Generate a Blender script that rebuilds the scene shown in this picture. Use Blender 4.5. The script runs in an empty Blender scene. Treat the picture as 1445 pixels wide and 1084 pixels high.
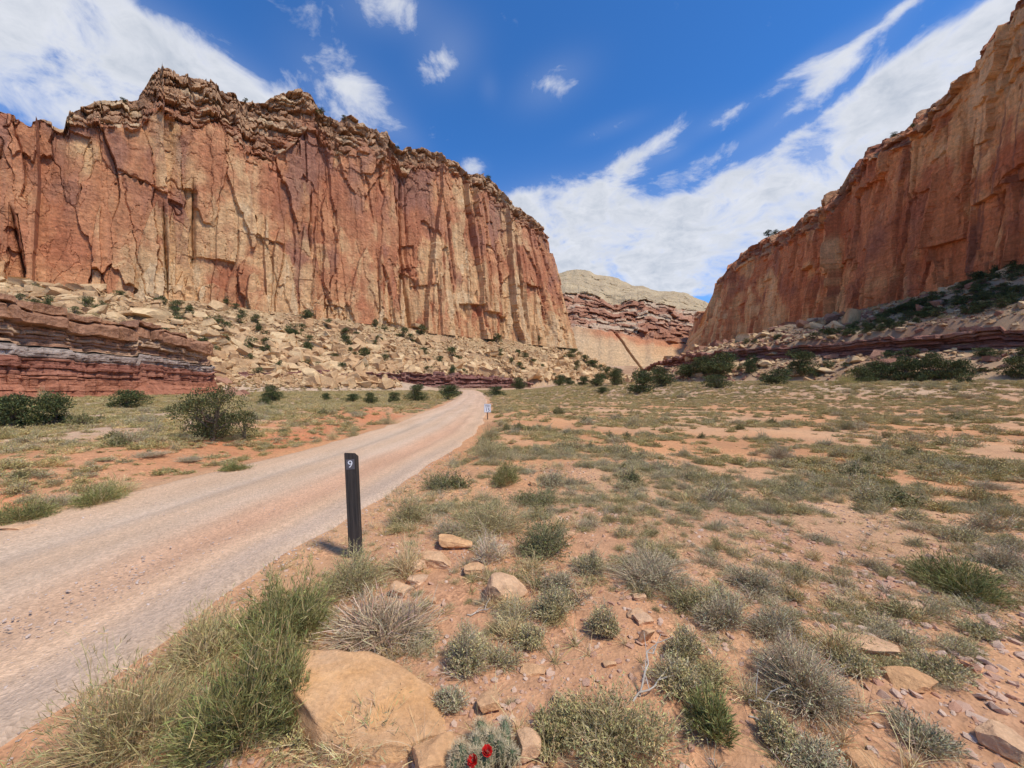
import bpy, math
import numpy as np

# ------------------------------------------------------------------ camera, sky, sun, exposure
SC = bpy.context.scene
COL = SC.collection
F, CX, CY, HZ, CAMH = 543.0, 722.5, 542.0, 545.0, 1.6      # photo pixels: focal length, centre, eye level; eye height in m

cam_d = bpy.data.cameras.new('camera')
cam = bpy.data.objects.new('camera', cam_d)
COL.objects.link(cam)
cam.location = (0, 0, CAMH)
cam.rotation_euler = (math.radians(90) + math.atan((HZ - CY) / F), 0, 0)
cam_d.sensor_width = 36
cam_d.lens = F / 1445 * 36
cam_d.clip_start = 0.05
cam_d.clip_end = 6000
SC.camera = cam

SUN_EL, SUN_AZ = math.radians(58), math.radians(125)       # azimuth clockwise from +Y: from the right, behind the camera
sun_d = bpy.data.lights.new('sun', 'SUN')
sun_d.energy = 3.3
sun_d.angle = math.radians(9.0)
sun_d.color = (1.0, 0.95, 0.87)
sun = bpy.data.objects.new('sun', sun_d)
COL.objects.link(sun)
sun.rotation_euler = (math.pi / 2 - SUN_EL, 0, math.pi - SUN_AZ)

SC.view_settings.view_transform = 'Standard'
SC.view_settings.look = 'None'
SC.view_settings.gamma = 1
SC.view_settings.use_curve_mapping = False
SC.view_settings.exposure = 0.3
SC.render.engine = 'CYCLES'
SC.cycles.use_denoising = True
SC.cycles.max_bounces = 5
SC.cycles.diffuse_bounces = 3
SC.cycles.transparent_max_bounces = 4
SC.cycles.use_adaptive_sampling = True
SC.cycles.adaptive_threshold = 0.02

world = bpy.data.worlds.new('World')
SC.world = world
world.use_nodes = True
WT = world.node_tree
WT.nodes.clear()


def wn(kind, **kw):
    n = WT.nodes.new(kind)
    for k, v in kw.items():
        setattr(n, k, v)
    return n


def wmath(op, a, b=None, c=None, clamp=False):
    n = wn('ShaderNodeMath', operation=op, use_clamp=clamp)
    for i, v in enumerate((a, b, c)):
        if v is None:
            continue
        if isinstance(v, (int, float)):
            n.inputs[i].default_value = v
        else:
            WT.links.new(v, n.inputs[i])
    return n.outputs[0]


SKY_STRENGTH = 0.13
sky = wn('ShaderNodeTexSky', sky_type='NISHITA')
sky.sun_disc = False
sky.sun_elevation = SUN_EL
sky.sun_rotation = SUN_AZ
sky.altitude = 1800
sky.air_density = 1.0
sky.dust_density = 0.3
sky.ozone_density = 2.5
tc = wn('ShaderNodeTexCoord')
DIR = tc.outputs['Generated']
sep = wn('ShaderNodeSeparateXYZ')
WT.links.new(DIR, sep.inputs[0])

# clouds: soft clusters at these directions (photo x, y, half width, half height, tilt, weight), broken up by noise
CLOUDS = [
    (60, 85, 210, 85, 8, .95), (230, 90, 150, 50, 20, .7), (335, 120, 100, 34, 20, .75), (-120, 60, 200, 110, 0, .7),
    (130, 20, 170, 45, 5, .35),
    (492, 138, 62, 42, 15, 1.0), (560, 180, 40, 18, 25, .45),
    (545, 6, 70, 22, -8, .9), (632, 74, 46, 26, -18, .85), (780, 116, 52, 22, -12, .78),
    (895, 228, 60, 20, -22, .8), (865, 178, 46, 10, -8, .42), (945, 188, 22, 8, -20, .4), (690, 122, 14, 14, 0, .35),
    (668, 236, 18, 10, 0, .7), (950, 215, 20, 9, -10, .4),
    (770, 276, 64, 16, -10, .75), (870, 345, 215, 64, 4, 1.5), (770, 330, 90, 44, 0, 1.1), (1000, 345, 120, 46, -12, 1.05),
    (960, 400, 160, 30, 0, .9),
    (1120, 245, 125, 48, -16, 1.25), (1245, 178, 115, 32, -28, 1.25), (1020, 275, 60, 18, -14, .6), (1020, 166, 30, 12, -12, .6),
    (1160, 118, 60, 18, -30, .85), (1290, 92, 150, 24, -24, .95), (1390, 40, 110, 36, -24, .85), (1130, 95, 40, 12, -22, .55),
    (1265, 18, 44, 9, -28, .6), (1350, 125, 70, 12, -36, .9), (1200, 60, 60, 12, -24, .35), (1010, 220, 60, 12, -16, .35),
]
dens = None
for (px, py, hw, hh, ang, wgt) in CLOUDS:
    d = np.array([(px - CX) / F, 1.0, (HZ - py) / F])
    L = np.linalg.norm(d)
    d = d / L
    # picture-plane axes at that direction, rotated by the tilt (positive = falls to the right)
    a = math.radians(ang)
    ex = np.array([math.cos(a), 0, -math.sin(a)])
    ey = np.array([math.sin(a), 0, math.cos(a)])
    ex = (ex - d * (ex @ d))
    ey = (ey - d * (ey @ d))
    ka = ex / (ex @ ex) * L * F / (.8 * hw) * (ex @ ex) ** .5 * (ex @ ex) ** .5
    kb = ey / (ey @ ey) * L * F / (.8 * hh) * (ey @ ey) ** .5 * (ey @ ey) ** .5
    da = wn('ShaderNodeVectorMath', operation='DOT_PRODUCT')
    db = wn('ShaderNodeVectorMath', operation='DOT_PRODUCT')
    WT.links.new(DIR, da.inputs[0]); da.inputs[1].default_value = ka
    WT.links.new(DIR, db.inputs[0]); db.inputs[1].default_value = kb
    q = wmath('MULTIPLY', da.outputs['Value'], da.outputs['Value'])
    q = wmath('MULTIPLY_ADD', db.outputs['Value'], db.outputs['Value'], q)
    g = wmath('POWER', 0.5, q)
    dens = wmath('MULTIPLY', g, wgt) if dens is None else wmath('MULTIPLY_ADD', g, wgt, dens)
# flat cloud deck coordinates
zz = wmath('ADD', wmath('MAXIMUM', sep.outputs['Z'], 0.0), 0.22)
deck = wn('ShaderNodeCombineXYZ')
WT.links.new(wmath('DIVIDE', sep.outputs['X'], zz), deck.inputs[0])
WT.links.new(wmath('DIVIDE', sep.outputs['Y'], zz), deck.inputs[1])


def wnoise(scale, detail, rough, dist, off=0.0):
    m = wn('ShaderNodeVectorMath', operation='ADD')
    WT.links.new(deck.outputs[0], m.inputs[0])
    m.inputs[1].default_value = (off, off * 1.7, off * .6)
    n = wn('ShaderNodeTexNoise')
    n.inputs['Scale'].default_value = scale
    n.inputs['Detail'].default_value = detail
    n.inputs['Roughness'].default_value = rough
    n.inputs['Distortion'].default_value = dist
    WT.links.new(m.outputs[0], n.inputs['Vector'])
    return n.outputs['Fac']


dn = wn('ShaderNodeTexNoise')
dn.inputs['Scale'].default_value = 7.5; dn.inputs['Detail'].default_value = 10; dn.inputs['Roughness'].default_value = .62; dn.inputs['Distortion'].default_value = .5
dmap = wn('ShaderNodeMapping'); dmap.inputs['Scale'].default_value = (1, 1, 1.7); dmap.inputs['Rotation'].default_value = (0, math.radians(12), 0)
WT.links.new(DIR, dmap.inputs[0]); WT.links.new(dmap.outputs[0], dn.inputs['Vector'])
n1 = wmath('MULTIPLY_ADD', wnoise(3.2, 12, .62, .35), .17, wmath('MULTIPLY', dn.outputs['Fac'], .90))
n1 = wmath('SUBTRACT', n1, .035)
n2 = wnoise(11.0, 8, .65, .6, 3.1)
nl = wnoise(.9, 3, .5, .2, 7.7)
# out of the frame (behind, beside) the same broken cover goes on
side = wmath('SUBTRACT', 0.55, sep.outputs['Y'], clamp=True)
cover = wmath('MULTIPLY', wmath('MULTIPLY', side, 1.6, clamp=True), wmath('MULTIPLY', wmath('SUBTRACT', nl, .38), 3.0, clamp=True))
field = wmath('ADD', wmath('MINIMUM', dens, 1.24), cover)
field = wmath('ADD', field, wmath('MULTIPLY', wmath('SUBTRACT', n1, .5), 3.0))
field = wmath('ADD', field, wmath('MULTIPLY', wmath('SUBTRACT', n2, .5), .8))
mr = wn('ShaderNodeMapRange', interpolation_type='SMOOTHSTEP')
WT.links.new(field, mr.inputs['Value'])
mr.inputs['From Min'].default_value = .36
mr.inputs['From Max'].default_value = 1.3
mask = wmath('MULTIPLY', mr.outputs[0], .95)
# thin veil around the clouds
veil = wmath('MULTIPLY', dens, .12, clamp=True)
mask = wmath('MAXIMUM', mask, veil)
thick = wn('ShaderNodeMapRange')
WT.links.new(wmath('ADD', field, wmath('MULTIPLY', wmath('SUBTRACT', n2, .5), 1.4)), thick.inputs['Value'])
thick.inputs['From Min'].default_value = .8
thick.inputs['From Max'].default_value = 2.0
cl = wn('ShaderNodeMix', data_type='RGBA')
WT.links.new(thick.outputs[0], cl.inputs['Factor'])
cl.inputs[6].default_value = (5.3, 5.4, 5.7, 1)
cl.inputs[7].default_value = (3.4, 3.7, 4.2, 1)
tint = wn('ShaderNodeMix', data_type='RGBA', blend_type='MULTIPLY')
tint.inputs['Factor'].default_value = 1
WT.links.new(sky.outputs[0], tint.inputs[6])
tint.inputs[7].default_value = (.36, .84, 1.3, 1)
mixs = wn('ShaderNodeMix', data_type='RGBA')
WT.links.new(mask, mixs.inputs['Factor'])
WT.links.new(tint.outputs[2], mixs.inputs[6])
WT.links.new(cl.outputs[2], mixs.inputs[7])
bg = wn('ShaderNodeBackground')
bg.inputs['Strength'].default_value = SKY_STRENGTH
WT.links.new(mixs.outputs[2], bg.inputs[0])
wo = wn('ShaderNodeOutputWorld')
WT.links.new(bg.outputs[0], wo.inputs[0])
world.cycles.sampling_method = 'MANUAL'
world.cycles.sample_map_resolution = 1024


# ------------------------------------------------------------------ numpy helpers
def hsh(ix, iy, seed):
    h = (ix.astype(np.int64) * 374761393 + iy.astype(np.int64) * 668265263 + int(seed) * 974634777 + 12345) & 0xffffffff
    h = ((h ^ (h >> 13)) * 1274126177) & 0xffffffff
    h = ((h ^ (h >> 15)) * 2246822519) & 0xffffffff
    h = h ^ (h >> 16)
    return h / 4294967296.0


def vn2(x, y, seed=0):
    x, y = np.broadcast_arrays(np.asarray(x, float), np.asarray(y, float))
    ix, iy = np.floor(x), np.floor(y)
    fx, fy = x - ix, y - iy
    fx, fy = fx * fx * (3 - 2 * fx), fy * fy * (3 - 2 * fy)
    a, b = hsh(ix, iy, seed), hsh(ix + 1, iy, seed)
    c, d = hsh(ix, iy + 1, seed), hsh(ix + 1, iy + 1, seed)
    return (a + (b - a) * fx) * (1 - fy) + (c + (d - c) * fx) * fy      # 0..1


def fbm(x, y, oct=4, seed=0, rough=.5):
    s, a, t = 0.0, 1.0, 0.0
    x = np.asarray(x, float); y = np.asarray(y, float)
    for i in range(oct):
        s = s + a * (vn2(x, y, seed + i * 17) - .5)
        t += a
        a *= rough
        x, y = x * 2.03 + 5.1, y * 2.03 + 1.7
    return s / t * 2                                                  # about -1..1


def vn3(p, seed=0):
    x, y, z = p[:, 0], p[:, 1], p[:, 2]
    iz = np.floor(z)
    fz = z - iz
    fz = fz * fz * (3 - 2 * fz)
    s0 = np.array(iz, dtype=np.int64)
    a = vn2(x + s0 * 37.31, y + s0 * 91.7, seed)
    b = vn2(x + (s0 + 1) * 37.31, y + (s0 + 1) * 91.7, seed)
    return a + (b - a) * fz


def cells(x, y, seed):
    """Worley cells: F1, F2, three random numbers of the nearest cell and the offset from its seed point."""
    x, y = np.broadcast_arrays(np.asarray(x, float), np.asarray(y, float))
    ix, iy = np.floor(x), np.floor(y)
    f1 = np.full(x.shape, 1e9); f2 = np.full(x.shape, 1e9)
    bx = np.zeros(x.shape); by = np.zeros(x.shape); ci = np.zeros(x.shape); cj = np.zeros(x.shape)
    for i in (-1, 0, 1):
        for j in (-1, 0, 1):
            gx, gy = ix + i, iy + j
            dx = x - (gx + hsh(gx, gy, seed))
            dy = y - (gy + hsh(gx, gy, seed + 1))
            d = np.sqrt(dx * dx + dy * dy)
            near = d < f1
            f2 = np.where(near, f1, np.minimum(f2, d))
            bx = np.where(near, dx, bx); by = np.where(near, dy, by)
            ci = np.where(near, gx, ci); cj = np.where(near, gy, cj)
            f1 = np.where(near, d, f1)
    return f1, f2, hsh(ci, cj, seed + 2), hsh(ci, cj, seed + 3), hsh(ci, cj, seed + 4), bx, by


def sstep(a, b, x):
    t = np.clip((np.asarray(x, float) - a) / (b - a), 0, 1)
    return t * t * (3 - 2 * t)


def lerp(a, b, t):
    t = np.asarray(t)
    return a + (b - a) * t


def mixc(a, b, t):
    a = np.asarray(a, float); b = np.asarray(b, float)
    return a + (b - a) * np.asarray(t)[..., None]


def make_mesh(name, verts, faces, mats=(), col=None, smooth=False, mat_idx=None):
    """verts (n,3); faces: array (m,3|4) or list of such arrays; col: per-vertex (n,3)"""
    me = bpy.data.meshes.new(name)
    if not isinstance(faces, (list, tuple)):
        faces = [faces]
    faces = [np.asarray(f, np.int32) for f in faces if len(f)]
    verts = np.ascontiguousarray(verts, np.float32)
    me.vertices.add(len(verts))
    me.vertices.foreach_set('co', verts.ravel())
    nl_ = sum(f.size for f in faces)
    me.loops.add(nl_)
    if nl_:
        me.loops.foreach_set('vertex_index', np.concatenate([f.ravel() for f in faces]))
        tot = np.concatenate([np.full(len(f), f.shape[1], np.int32) for f in faces])
        start = np.concatenate([[0], np.cumsum(tot)[:-1]]).astype(np.int32)
        me.polygons.add(len(tot))
        me.polygons.foreach_set('loop_start', start)
        me.polygons.foreach_set('loop_total', tot)
        if mat_idx is not None:
            me.polygons.foreach_set('material_index', np.asarray(mat_idx, np.int32))
        me.polygons.foreach_set('use_smooth', np.full(len(tot), bool(smooth)))
    me.update(calc_edges=True)
    if col is not None:
        at = me.color_attributes.new('Col', 'FLOAT_COLOR', 'POINT')
        c4 = np.ones((len(verts), 4), np.float32)
        c4[:, :3] = col
        at.data.foreach_set('color', c4.ravel())
    for m in mats:
        me.materials.append(m)
    return me


def grid_faces(nu, nv):
    """vertex index = i*nv + j"""
    i, j = np.meshgrid(np.arange(nu - 1), np.arange(nv - 1), indexing='ij')
    a = (i * nv + j).ravel()
    return np.stack([a, a + nv, a + nv + 1, a + 1], 1)


def obj(name, data, parent=None, loc=(0, 0, 0), rot=(0, 0, 0), scl=(1, 1, 1), kind=None, label=None, cat=None, group=None):
    o = bpy.data.objects.new(name, data)
    COL.objects.link(o)
    o.location = loc
    o.rotation_euler = rot
    o.scale = scl
    if parent is not None:
        o.parent = parent
    if kind: o['kind'] = kind
    if label: o['label'] = label
    if cat: o['category'] = cat
    if group: o['group'] = group
    return o


# ------------------------------------------------------------------ materials
class NT:
    def __init__(s, name):
        s.m = bpy.data.materials.new(name)
        s.m.use_nodes = True
        s.t = s.m.node_tree
        s.b = s.t.nodes['Principled BSDF']
        s.b.inputs['Specular IOR Level'].default_value = .2
        s.b.inputs['Roughness'].default_value = .9

    def n(s, kind, **kw):
        n = s.t.nodes.new(kind)
        for k, v in kw.items():
            setattr(n, k, v)
        return n

    def l(s, a, b):
        s.t.links.new(a, b)

    def attr(s, name='Col'):
        n = s.n('ShaderNodeAttribute')
        n.attribute_name = name
        return n.outputs['Color']

    def coord(s, scale=(1, 1, 1), space='Object', off=(0, 0, 0)):
        c = s.n('ShaderNodeTexCoord')
        m = s.n('ShaderNodeMapping')
        m.inputs['Scale'].default_value = scale
        m.inputs['Location'].default_value = off
        s.l(c.outputs[space], m.inputs['Vector'])
        return m.outputs[0]

    def noise(s, vec, scale=1, detail=4, rough=.55, dist=0):
        n = s.n('ShaderNodeTexNoise')
        n.inputs['Scale'].default_value = scale
        n.inputs['Detail'].default_value = detail
        n.inputs['Roughness'].default_value = rough
        n.inputs['Distortion'].default_value = dist
        s.l(vec, n.inputs['Vector'])
        return n.outputs['Fac']

    def remap(s, v, a, b, c=0.0, d=1.0):
        n = s.n('ShaderNodeMapRange')
        s.l(v, n.inputs['Value'])
        for k, x in zip(('From Min', 'From Max', 'To Min', 'To Max'), (a, b, c, d)):
            n.inputs[k].default_value = x
        return n.outputs[0]

    def mix(s, fac, a, b, mode='MIX'):
        n = s.n('ShaderNodeMix', data_type='RGBA', blend_type=mode)
        for sock, v in ((n.inputs['Factor'], fac), (n.inputs[6], a), (n.inputs[7], b)):
            if isinstance(v, (int, float)):
                sock.default_value = v
            elif isinstance(v, tuple):
                sock.default_value = (*v, 1)
            else:
                s.l(v, sock)
        return n.outputs[2]

    def bump(s, h, strength=.5, dist=.1, prev=None):
        n = s.n('ShaderNodeBump')
        n.inputs['Strength'].default_value = strength
        n.inputs['Distance'].default_value = dist
        s.l(h, n.inputs['Height'])
        if prev is not None:
            s.l(prev, n.inputs['Normal'])
        return n.outputs[0]

    def out(s, col=None, normal=None):
        if col is not None:
            s.l(col, s.b.inputs['Base Color'])
        if normal is not None:
            s.l(normal, s.b.inputs['Normal'])
        return s.m


def grey(v):
    return (v, v, v)


def mat_cliff(name, streak=1.0, fine=1.0):
    t = NT(name)
    base = t.attr()
    st = t.noise(t.coord((.55, .55, .035)), 1.0, 7, .65, .3)
    base = t.mix(1.0, base, t.mix(t.remap(st, .3, .72), grey(1.2), (.78, .73, .71)) if streak else grey(1.0), 'MULTIPLY')
    hs = t.noise(t.coord((.05, .05, .9)), 1.0, 6, .6, .4)
    base = t.mix(.75, base, t.mix(t.remap(hs, .35, .7), grey(1.12), grey(.8)), 'MULTIPLY')
    fn = t.noise(t.coord((1, 1, 1)), 1.1 * fine, 8, .68)
    base = t.mix(1.0, base, t.mix(t.remap(fn, .3, .7), grey(.74), grey(1.26)), 'MULTIPLY')
    nb = t.bump(fn, .8, .9 / fine)
    return t.out(base, nb)


def mat_ground():
    t = NT('desert_soil')
    base = t.attr()
    big = t.noise(t.coord(), .35, 6, .6, .4)
    base = t.mix(.8, base, t.mix(t.remap(big, .35, .65), (.82, .8, .8), (1.14, 1.1, 1.05)), 'MULTIPLY')
    f1 = t.noise(t.coord(), 9, 8, .7)
    base = t.mix(1, base, t.mix(t.remap(f1, .3, .7), grey(.78), grey(1.2)), 'MULTIPLY')
    v = t.n('ShaderNodeTexVoronoi')
    v.inputs['Scale'].default_value = 46
    t.l(t.coord(), v.inputs['Vector'])
    pick = t.remap(t.noise(t.coord(), 2.3, 4, .6), .42, .62)
    bwv = t.n('ShaderNodeRGBToBW'); t.l(v.outputs['Color'], bwv.inputs[0])
    chips = t.mix(t.remap(bwv.outputs[0], .2, .8), (.66, .6, .58), (1.4, 1.36, 1.34))
    base = t.mix(t.mix(pick, grey(0), grey(.75)), base, t.mix(1, base, chips, 'MULTIPLY'))
    nb = t.bump(f1, .6, .03)
    nb = t.bump(v.outputs['Distance'], .5, .012, nb)
    return t.out(base, nb)


def mat_road():
    t = NT('graded_gravel')
    base = t.attr()
    f1 = t.noise(t.coord(), 22, 8, .75)
    base = t.mix(1, base, t.mix(t.remap(f1, .3, .7), grey(.8), grey(1.18)), 'MULTIPLY')
    big = t.noise(t.coord((1.4, .35, 1)), 1.0, 6, .6, .3)
    base = t.mix(1, base, t.mix(t.remap(big, .35, .65), (.93, .9, .88), (1.06, 1.05, 1.06)), 'MULTIPLY')
    v = t.n('ShaderNodeTexVoronoi')
    v.inputs['Scale'].default_value = 60
    t.l(t.coord(), v.inputs['Vector'])
    bwv = t.n('ShaderNodeRGBToBW'); t.l(v.outputs['Color'], bwv.inputs[0])
    base = t.mix(.7, base, t.mix(1, base, t.mix(t.remap(bwv.outputs[0], .2, .8), (.82, .82, .82), (1.18, 1.18, 1.17)), 'MULTIPLY'))
    nb = t.bump(f1, .5, .02)
    nb = t.bump(v.outputs['Distance'], .6, .012, nb)
    return t.out(base, nb)


def mat_rock(name, tone_lo, tone_hi, scale=1.0, bump=.05):
    t = NT(name)
    oi = t.n('ShaderNodeObjectInfo')
    base = t.mix(oi.outputs['Random'], tone_lo, tone_hi)
    big = t.noise(t.coord(), 1.3 * scale, 5, .6, .5)
    base = t.mix(1, base, t.mix(t.remap(big, .35, .65), (.78, .72, .7), (1.16, 1.12, 1.06)), 'MULTIPLY')
    f1 = t.noise(t.coord(), 9 * scale, 8, .7)
    base = t.mix(1, base, t.mix(t.remap(f1, .3, .7), grey(.8), grey(1.2)), 'MULTIPLY')
    nb = t.bump(f1, .6, bump)
    return t.out(base, nb)


def mat_plant(name, vary=.35, bright=(1.17, 1.11, 1.0)):
    t = NT(name)
    base = t.mix(1, t.attr(), bright, 'MULTIPLY')
    oi = t.n('ShaderNodeObjectInfo')
    base = t.mix(vary, base, t.mix(1, base, t.mix(oi.outputs['Random'], (1.22, 1.1, .95), (.68, .78, .78)), 'MULTIPLY'))
    t.b.inputs['Roughness'].default_value = .8
    return t.out(base)


def mat_flat(name, c, rough=.6, spec=.3, nscale=0, namp=.2):
    t = NT(name)
    t.b.inputs['Roughness'].default_value = rough
    t.b.inputs['Specular IOR Level'].default_value = spec
    if nscale:
        f = t.noise(t.coord(), nscale, 6, .6)
        return t.out(t.mix(1, c, t.mix(t.remap(f, .3, .7), grey(1 - namp), grey(1 + namp)), 'MULTIPLY'), t.bump(f, .3, .01))
    t.b.inputs['Base Color'].default_value = (*c, 1)
    return t.m


M_CLIFF = mat_cliff('sandstone_cliff')
M_LEDGE = mat_cliff('bedded_mudstone', 1.0, 1.8)
M_FAR = mat_cliff('far_sandstone', 0, .35)
M_GROUND = mat_ground()
M_ROAD = mat_road()
M_TALUS = mat_rock('talus_sandstone', (.68, .50, .28), (.47, .29, .15), .6, .25)
M_REDROCK = mat_rock('red_slab_stone', (.27, .13, .085), (.40, .22, .14), .8, .2)
M_STONE = mat_rock('field_stone', (.66, .38, .18), (.66, .44, .27), 5, .02)
M_CHIP = mat_rock('stone_chips', (.50, .27, .17), (.62, .46, .34), 20, .003)
M_GRAVEL = mat_rock('road_gravel', (.46, .36, .29), (.66, .54, .45), 20, .003)
M_PLANT = mat_plant('desert_plant')
M_BUSH = mat_plant('bush_growth', .0)
M_CROWN = mat_plant('juniper_foliage', .3, (1.0, 1.0, 1.0))
M_BARK = mat_flat('juniper_bark', (.16, .115, .085), .9, .1, 9, .4)


# ------------------------------------------------------------------ terrain height
def seg_dist(x, y, pts):
    """distance to a polyline, signed side (+ = left of its direction), and 0..1 along it"""
    best = np.full(np.shape(x), 1e9)
    side = np.zeros(np.shape(x))
    al = np.zeros(np.shape(x))
    n = len(pts) - 1
    for k in range(n):
        (x0, y0), (x1, y1) = pts[k], pts[k + 1]
        dx, dy = x1 - x0, y1 - y0
        L2 = dx * dx + dy * dy
        t = np.clip(((x - x0) * dx + (y - y0) * dy) / L2, 0, 1)
        d = np.hypot(x - x0 - t * dx, y - y0 - t * dy)
        sd = np.sign(dx * (y - y0) - dy * (x - x0))
        nb = d < best - 1e-9
        best = np.where(nb, d, best)
        side = np.where(nb, sd, side)
        al = np.where(nb, (k + t) / n, al)
    return best, side, al


WALL_L = [(-260, -13), (-118, 130), (41, 290), (10, 350)]
BLUFF = [(-64, -10), (-60, 45), (-58.3, 73), (-66, 84), (-84, 92)]
RLEDGE = [(128, 20), (112, 50), (100, 75), (86, 100), (70, 125), (66, 150), (74, 200), (110, 330), (150, 450)]
WALL_R = [(105, -10), (133, 100), (180, 290), (203, 420), (230, 500)]
ROAD_C = [(-4.6, -14), (-4.35, 0), (-4.1, 2), (-3.75, 5), (-3.3, 9), (-3.05, 16), (-3.5, 26), (-4.6, 42), (-6.3, 62), (-9.0, 86), (-14, 108), (-24, 126)]
ROAD_W = 1.9
_ry = np.array([p[1] for p in ROAD_C], float)
_rx = np.array([p[0] for p in ROAD_C], float)


def road_x(y):
    y = np.asarray(y, float)
    s = 0
    for o in (-3, -1.5, 0, 1.5, 3):
        s = s + np.interp(y + o, _ry, _rx)
    return s / 5


def ledge_front(al):
    """how much of a rock step stands at the talus foot, along the left wall"""
    return sstep(.40, .46, al) * (1 - sstep(.585, .63, al))


def h_ground(x, y):
    x = np.asarray(x, float); y = np.asarray(y, float)
    r = np.hypot(x, y)
    z = .05 * fbm(x / 1.7, y / 1.7, 4, 3) * sstep(1, 4, r) + .10 * fbm(x / 7, y / 7, 3, 5) * sstep(2, 8, r) + .25 * fbm(x / 31, y / 31, 3, 9) * sstep(8, 40, r)
    rise = 1.7 * sstep(60, 128, y) * sstep(-6, 28, x) + 2.0 * sstep(25, 85, r) * sstep(5, 45, x)
    z = z + np.minimum(rise, 2.3) - .7 * sstep(-12, -38, x)
    off = x - road_x(y)
    rr = np.abs(off)
    near = 1 - sstep(22, 34, y)
    bank = .42 * sstep(-2.4, -4.6 + .0 * y, off) * (.55 + .45 * vn2(x * .5, y * .35, 77)) * near
    z = z + bank
    # verge on the camera side is a low rough shoulder
    z = z + .10 * sstep(2.0, 3.0, off) * (1 - sstep(4.5, 8, off)) * near * (.5 + vn2(x * .9, y * .9, 78))
    rz = road_z(y)
    z = lerp(z, rz, 1 - sstep(ROAD_W - .2, ROAD_W + .9, rr))
    # talus under the left wall
    d, sd, al = seg_dist(x, y, WALL_L)
    lf = ledge_front(al)
    up = 31.5 * np.clip(1 - d / 57, 0, 1) ** 1.12
    step_h = 6.0 + .0 * d
    upl = 6.0 + 25.5 * np.clip(1 - d / 43, 0, 1) ** 1.08
    tal = lerp(up, np.where(d < 43, upl, np.clip(.9 - (d - 43) * .06, 0, 9)), lf)
    tal = tal + (1.1 * fbm(x / 9, y / 9, 4, 21) + .5 * fbm(x / 2.3, y / 2.3, 3, 22)) * sstep(.5, 6, tal)
    behind = (sd > 0) & (d > .5)
    tal = np.where(sd > 0, 31.5, tal)
    z = np.maximum(z, tal)
    # bench behind the left bluff
    db, sb, ab = seg_dist(x, y, BLUFF)
    a = db / (db + d + 1e-6)
    bench = 9.6 + 2.0 * sstep(75, 40, y) + (31.5 - 11) * a ** .9 + .7 * fbm(x / 8, y / 8, 4, 31)
    bench = np.where(sb > 0, bench, -5)
    z = np.maximum(z, np.where((sb > 0) & (sd <= 0), bench - sstep(6, 2, db) * 12, -5))
    # bench behind the right ledge
    dr, sr, ar = seg_dist(x, y, RLEDGE)
    dw, sw, aw = seg_dist(x, y, WALL_R)
    a = dr / (dr + dw + 1e-6)
    topz = 13.2
    rb = topz + (33 - topz) * a ** .95 + (1.0 * fbm(x / 10, y / 10, 4, 41) + .5 * fbm(x / 3, y / 3, 3, 42)) * sstep(1, 6, dr)
    rb = np.where(sw < 0, 33, rb)
    fr = 2.1 + 7.6 * np.clip(1 - dr / (13 + 3 * vn2(x / 14, y / 14, 45)), 0, 1) ** .8 + .7 * fbm(x / 4, y / 4, 4, 46) * sstep(16, 8, dr)
    rz2 = np.where(sr < 0, rb - sstep(4, 1.2, dr) * 5.5, np.where(dr < 17, fr, -5))
    z = np.maximum(z, rz2)
    # canyon floor climbs towards the far formation
    z = np.maximum(z, np.where((sr > 0) & (sd <= 0), -3 + 36 * sstep(190, 560, y), -5))
    return z


def road_z(y):
    y = np.asarray(y, float)
    return .02 + .55 * sstep(60, 100, y) - 1.2 * sstep(98, 130, y) + .03 * np.sin(y * .35)


def to_px(x, y, z):
    return CX + F * x / y, HZ - F * (z - CAMH) / y


def hit(px, py, far=420.0):
    """ground point seen at a photo pixel"""
    ys = np.geomspace(.9, far, 2600)
    xs = (px - CX) / F * ys
    zs = CAMH + (HZ - py) / F * ys
    hh = h_ground(xs, ys)
    k = np.argmax(zs <= hh)
    if not (zs <= hh).any():
        k = len(ys) - 1
    return float(xs[k]), float(ys[k]), float(hh[k])


# ------------------------------------------------------------------ ground sheet
az = np.concatenate([np.linspace(-180, -66, 40)[:-1], np.linspace(-66, 66, 470), np.linspace(66, 180, 40)[1:]])
rad = np.concatenate([[0.02, .3, .6], np.geomspace(.9, 700, 430), [1000, 1600, 2600]])
A, R = np.meshgrid(np.radians(az), rad, indexing='ij')
GX, GY = R * np.sin(A), R * np.cos(A)
GZ = h_ground(GX, GY)
roff = np.abs(GX - road_x(GY))
on_road = (1 - sstep(ROAD_W - .75, ROAD_W - .1, roff)) * (GY > -13.5) * (GY < 124)
GZ = GZ - .09 * on_road
GZ = np.where(R > 690, np.minimum(GZ, 40), GZ)
sand = mixc((.55, .275, .125), (.56, .335, .18), sstep(-.35, .45, fbm(GX / 5, GY / 5, 4, 51)))
sand = mixc(sand, (.51, .27, .145), .7 * sstep(-.1, .5, fbm(GX / 2.2, GY / 2.2, 4, 52)) * sstep(14, 3, R))
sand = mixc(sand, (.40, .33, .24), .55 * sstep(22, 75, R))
bk = sstep(-2.0, -2.6, GX - road_x(GY)) * sstep(-7.5, -4.6, GX - road_x(GY)) * (1 - sstep(20, 40, GY)) * (GY > -2)
sand = mixc(sand, (.52, .20, .09), bk * (.35 + .5 * sstep(-.2, .3, fbm(GX / 1.6, GY / 1.6, 3, 55))))
lf_field = sstep(-5.5, -9, GX - road_x(GY)) * sstep(4, 9, GY)
sand = mixc(sand, (.47, .36, .25), .7 * lf_field)
dL, sL, aL = seg_dist(GX, GY, WALL_L)
dB, sB, aB = seg_dist(GX, GY, BLUFF)
dR, sR, aR = seg_dist(GX, GY, RLEDGE)
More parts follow.
